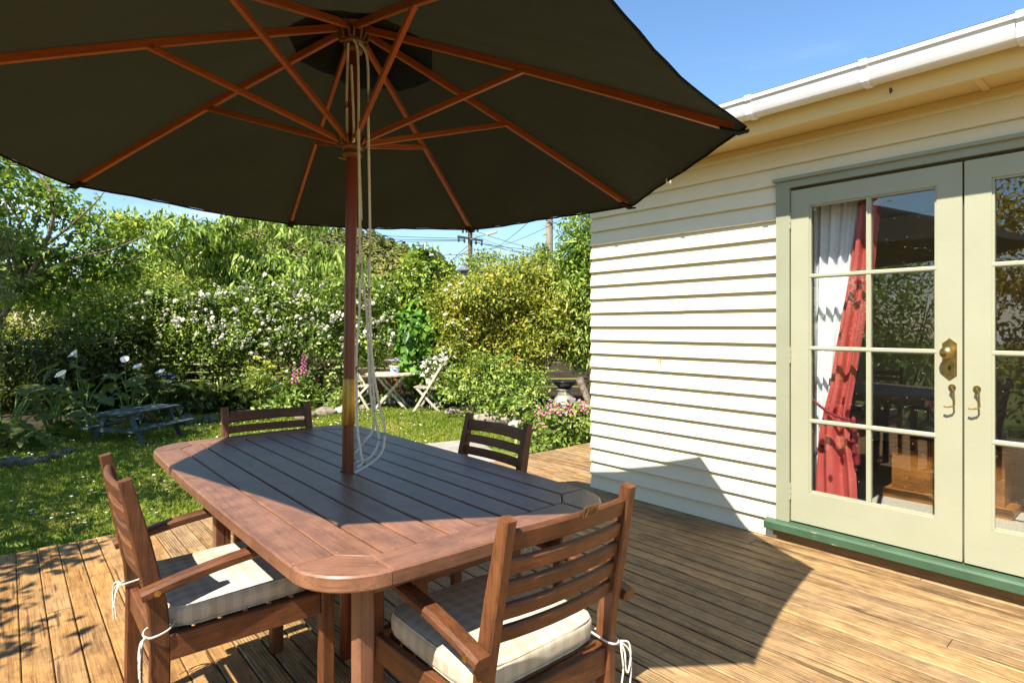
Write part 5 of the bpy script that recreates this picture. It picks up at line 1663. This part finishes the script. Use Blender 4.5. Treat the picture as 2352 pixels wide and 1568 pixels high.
sl = {'a': 'rough grey stone edging the shaded bed below the calla lilies', 'b': 'rough stone edging the bed behind the end of the picnic table', 'c': 'rough pale stone edging the flower bed below the foxgloves', 'd': 'rough pale stone edging the bed behind the dark shaded armchair', 'e': 'rough pale stone behind the legs of the bistro set', 'f': 'grey stone at the deck end under the penstemon'}
for k, (px, py, r, w) in enumerate([(20, 1064, .17, 'a'), (62, 1062, .13, 'a'), (-30, 1070, .16, 'a'), (95, 1056, .10, 'a'), (125, 1046, .11, 'a'), (155, 1034, .10, 'a'), (355, 978, .10, 'b'), (395, 974, .10, 'b'), (430, 968, .17, 'b'), (480, 965, .15, 'b'), (520, 960, .12, 'b'), (560, 958, .12, 'b'), (620, 956, .12, 'b'), (708, 954, .13, 'c'), (748, 948, .16, 'c'), (782, 944, .14, 'c'), (690, 958, .10, 'c'), (836, 936, .11, 'e'), (893, 925, .12, 'e'), (930, 923, .13, 'e'), (960, 925, .12, 'e'), (1000, 934, .12, 'd'), (1042, 946, .14, 'd'), (1068, 952, .13, 'd'), (1098, 960, .15, 'd'), (1130, 966, .20, 'd'), (1162, 966, .22, 'd'), (1186, 978, .14, 'd'), (1340, 1000, .22, 'f'), (1300, 1018, .14, 'f'), (1375, 1004, .18, 'f')]):
    p = on(px, py, LAWN + .04)
    stone(sl[w], p, r * (.72 if w == 'a' else 1), k + 1, M['mossy_stone'] if w in 'ab' else M['pale_stone'] if w in 'f' or k % 3 == 0 else M['stone'], (1.15, .8, .62))
# milk can with a black bowl on its neck
mc = gd(1297, 9.6)
can = thing('milk_can', 'old metal milk can standing among the bushes behind the penstemon', 'milk can', mc)
mk('body', MB().lathe([(.19, 0), (.20, .02), (.20, .30), (.205, .31), (.205, .325), (.195, .335), (.15, .42), (.115, .455), (.115, .52), (.135, .54), (.135, .56), (.11, .56)], 28, mc), M['can'], can, smooth=35)
for s in (-1, 1):
    v = Vector((.7568, -.6536, 0)) * s
    mk('handle', MB().tube(spline([mc + v * .19 + Vector((0, 0, .36)), mc + v * .25 + Vector((0, 0, .38)), mc + v * .25 + Vector((0, 0, .28)), mc + v * .20 + Vector((0, 0, .24))], 4), .012, 7), M['can'], can, smooth=60)
b0 = mc + Vector((0, 0, .562))
tag(mk('black_bowl', MB().lathe([(.06, 0), (.09, .0), (.12, .03), (.19, .09), (.215, .12), (.21, .13), (.195, .12), (.12, .045), (.05, .03)], 28, b0), M['glaze'], smooth=40), 'shiny black bowl sitting on top of the milk can', 'bowl')
lgp = [at(1330, 868, 8.9), at(1345, 905, 8.8), at(1362, 950, 8.7), gd(1372, 8.7, LAWN - .05)]
tag(mk('leaning_branch', MB().tube(spline(lgp, 4), [.06 - .0015 * i for i in range(13)], 9), M['grey_bark'], smooth=60), 'bare cut branch leaning beside the milk can at the house corner', 'branch')
# small pile of bricks under the hydrangea
bp_ = gd(884, 12.2)
bk = thing('brick_pier', 'short pier of red bricks behind the bistro table', 'bricks', bp_)
bdx = Vector((.7568, -.6536, 0)); bdy = Vector((.6536, .7568, 0))
brick_me = MB().box((0, 0, 0), (.225, .105, .072), .006).mesh('brick', Matrix.Identity(4), M['brick'], 0)
for lv in range(7):
    for c_ in range(2):
        off = (-.12 + .24 * c_) + (.055 if lv % 2 else -.0)
        pz_ = bp_ + bdx * off + Vector((0, 0, .04 + lv * .083))
        link('brick', brick_me, Matrix.Translation(pz_) @ Matrix.Rotation(math.atan2(bdx.y, bdx.x) + .03 * (lv % 3 - 1), 4, 'Z'), bk)

# garden lamp showing above the shrub
lp = gd(1066, 15.5)
gl = thing('garden_lamp', 'small grey lantern lamp on a post behind the orange-tipped shrub', 'lamp', lp)
zt_ = at(1066, 612, 15.5).z
mk('post', MB().tube([lp, Vector((lp.x, lp.y, zt_ - .50))], .05, 10), M['lamp'], gl, smooth=50)
mk('lantern', MB().lathe([(.05, -.50), (.07, -.46), (.10, -.15), (.11, -.13)], 8, (lp.x, lp.y, zt_)), M['lamp'], gl)
mk('lamp_cap', MB().lathe([(.19, -.13), (.20, -.10), (.08, -.02), (.03, 0), (.02, .04)], 10, (lp.x, lp.y, zt_)), M['lamp'], gl)

# ------------------------------------------------------------------ street poles and wires
pa = gd(1080, 36, -1.5)
ph = at(1080, 455, 36).z
up1 = thing('utility_pole', 'dark timber utility pole with two cross-arms and a street light', 'utility pole', pa)
mk('shaft', MB().tube([pa, Vector((pa.x, pa.y, ph))], [.17, .13], 12), M['dark_pole'], up1, axis=(0, 0, 1), smooth=50)
CR = Vector((.7568, -.6536, 0)); FW = Vector((.6536, .7568, 0))
arms = []
for py, w, tilt in ((548, .78, -.16), (522, .5, .05)):
    c = at(1080, py, 35.8)
    a = c - CR * w + Vector((0, 0, -tilt * .8)); b = c + CR * w + Vector((0, 0, tilt * .8))
    bar('cross_arm', a, b, .10, .13, M['power_pole'] if py < 530 else M['wire'], up1)
    arms.append((a, b))
    for k in range(5):
        q = a.lerp(b, .05 + .225 * k)
        mk('insulator', MB().lathe([(.02, -.26), (.06, -.24), (.07, -.12), (.04, -.08), (.05, -.02), (.02, .0)], 8, q - Vector((0, 0, .06))), M['wire'], up1)
s0 = at(1081, 550, 35.7); s1 = at(1122, 538, 35.2)
mk('lamp_arm', MB().tube([s0, s0.lerp(s1, .5) + Vector((0, 0, .05)), s1], .035, 7), M['lamp'], up1, smooth=50)
mk('lamp_head', MB().bar(s1 - (s1 - s0).normalized() * .1, s1 + (s1 - s0).normalized() * .55, .22, .12, bev=.04), M['gutter'], up1)
pb = gd(1262, 27, -1.5)
up2 = thing('bare_pole', 'thick pale bare timber pole rising behind the orange-tipped shrub', 'utility pole', pb)
mk('shaft', MB().tube([pb, Vector((pb.x, pb.y, at(1262, 440, 27).z))], [.18, .155], 14), M['power_pole'], up2, axis=(0, 0, 1), smooth=50)
mk('strap', MB().tube([at(1254, 505, 26.8), at(1266, 512, 26.8), at(1271, 525, 26.85)], .02, 6), M['wire'], up2)
wires = [((500, 505), (1066, 548), 60, 35.8), ((480, 522), (1066, 551), 62, 35.8), ((470, 535), (1066, 553), 62, 35.8), ((600, 556), (1078, 583), 30, 35.8), ((1083, 585), (1250, 617), 35.8, 26),
         ((1083, 552), (1420, 590), 35.8, 24), ((1085, 545), (1430, 612), 35.8, 22), ((1086, 538), (1440, 620), 35.8, 22), ((1090, 530), (1440, 600), 35.8, 30), ((1083, 585), (1230, 495), 35.8, 18), ((1085, 575), (1350, 470), 35.8, 18),
         ((1079, 572), (930, 640), 35.8, 60), ((1079, 560), (940, 660), 35.8, 60), ((1262, 505), (1420, 540), 27, 30), ((1085, 585), (1440, 612), 35.8, 40), ((1083, 556), (1440, 572), 35.8, 40)]
for (a, b, da, db) in wires:
    A = at(*a, da); B = at(*b, db)
    P = [A.lerp(B, t) - Vector((0, 0, .35 * 4 * t * (1 - t))) for t in np.linspace(0, 1, 9)]
    rr_ = .016 * (min(da, db) / 30)
    tag(mk('overhead_wire', MB().tube(P, max(.009, rr_), 5), M['wire']), 'thin dark overhead wire running from the cross-armed utility pole', 'wire', 'overhead wires')

# ------------------------------------------------------------------ hills
def hill(name, pts, d, depth, seed, bushes):
    mb = MB()
    xs_ = [p[0] for p in pts]; ys_ = [p[1] for p in pts]
    def f(u, v):
        px = xs_[0] + (xs_[-1] - xs_[0]) * u
        py = float(np.interp(px, xs_, ys_))
        dd = d + depth * (v - .5) * 2
        h = at(px, py, d).z + 4 * noise.noise((px * .02, v * 3, seed))
        sh = max(0., 1 - abs(v - .5) * 2) ** .8
        p = at(px, 750, dd)
        return (p.x, p.y, -30 + (h + 30) * sh)
    mb.grid(f, 70, 24)
    tag(mk(name, mb, G['hill'], smooth=80), kind='structure')
    if bushes:
        rgn = np.random.default_rng(seed)
        P, O = [], []
        for i in range(bushes):
            u, v = rgn.random(), .08 + .44 * rgn.random()
            c = np.array(f(u, v)); r = 1.6 + 2.6 * rgn.random()
            n = 34
            q = rgn.normal(size=(n, 3)); q /= np.linalg.norm(q, axis=1)[:, None]; q[:, 2] = np.abs(q[:, 2])
            P.append(c + q * r * np.array([1, 1, 1.2])); O.append(q)
        P = np.concatenate(P); O = np.concatenate(O); n = len(P)
        c = P.mean(axis=0)
        me = leaf_mesh('hillside_bush', P - c, np.cross(O, rgn.normal(size=(n, 3))), O, np.full(n, 2.2), np.full(n, 1.9), G['hill'], .1)
        o = link('hillside_bush', me, Matrix.Translation(Vector(c)))
        tag(o, 'bush and scrub covering the far hill', 'bush', kind='stuff')


hill('hill', [(200, 640), (450, 560), (620, 522), (700, 518), (760, 528), (830, 545), (930, 575), (1000, 605), (1060, 640), (1150, 690)], 330, 120, 3, 2300)
hill('far_hill', [(700, 690), (960, 650), (1040, 618), (1075, 640), (1200, 610), (1300, 585), (1420, 560), (1600, 600)], 900, 250, 4, 0)

# ------------------------------------------------------------------ grass and daisies
rgn = np.random.default_rng(77)


def inside_lawn(d, x):
    return True


def scatter(n, dmin, dmax, pmin, pmax):
    d = np.sqrt(dmin ** 2 + (dmax ** 2 - dmin ** 2) * rgn.random(n)); px = pmin + (pmax - pmin) * rgn.random(n)
    xc = (px - CX) / FPX * d
    X = xc * D2.x + d * D2.y; Y = xc * D1.x + d * D1.y
    # leave out the deck, the path and the planted beds
    edge = np.interp(px, [-500, 40, 215, 330, 560, 760, 1010, 1070, 1200, 1230, 1420], [8.2, 8.3, 9.6, 10.6, 10.6, 11.6, 11.6, 9.9, 8.7, 7.1, 5.9])
    pe = np.interp(X, [2.7, 2.8, 3.1, 3.6, 4.15, 4.64, 4.75, 4.8], [4.56, 5.1, 5.8, 6.35, 6.54, 6.45, 6.1, 4.5], left=4.5, right=4.5)
    k = (Y > 4.53) & (d < edge + .06) & (Y > pe) & (X < 9)
    return X[k], Y[k], d[k]


X, Y, dd = scatter(150000, 3.2, 12, -60, 1300)
n = len(X)
P = np.stack([X, Y, np.full(n, LAWN - .004)], 1)
D = rgn.normal(size=(n, 3)) * .55 + np.array([0, 0, 1.])
me = leaf_mesh('grass', P - P.mean(axis=0), D, rgn.normal(size=(n, 3)), .028 + .04 * rgn.random(n) ** 2, .006 + .006 * rgn.random(n) + .0006 * dd, G['grass'], .15)
tag(link('grass', me, Matrix.Translation(Vector(P.mean(axis=0)))), 'short mown green grass of the lawn', 'grass', kind='stuff')
X, Y, dd = scatter(750, 3.6, 11, -60, 1000)
mats = []
for x, y in zip(X, Y):
    if noise.noise((x * .8, y * .8, 0)) > -.15:
        mats.append(Matrix.Translation((x, y, LAWN + .045)) @ Matrix.Rotation(rq.uniform(-.4, .4), 4, 'X') @ Matrix.Scale(rq.uniform(.6, 1.2), 4))
dm = MB().lathe([(.001, .002), (.013, .0), (.012, .003), (.001, .004)], 7).mesh('daisy', Matrix.Identity(4), M['white_petal'], 0)
o = joined('daisies', dm, mats, M['white_petal'], None)
tag(o, 'tiny white daisies and fallen petals dotted over the lawn', 'daisies')
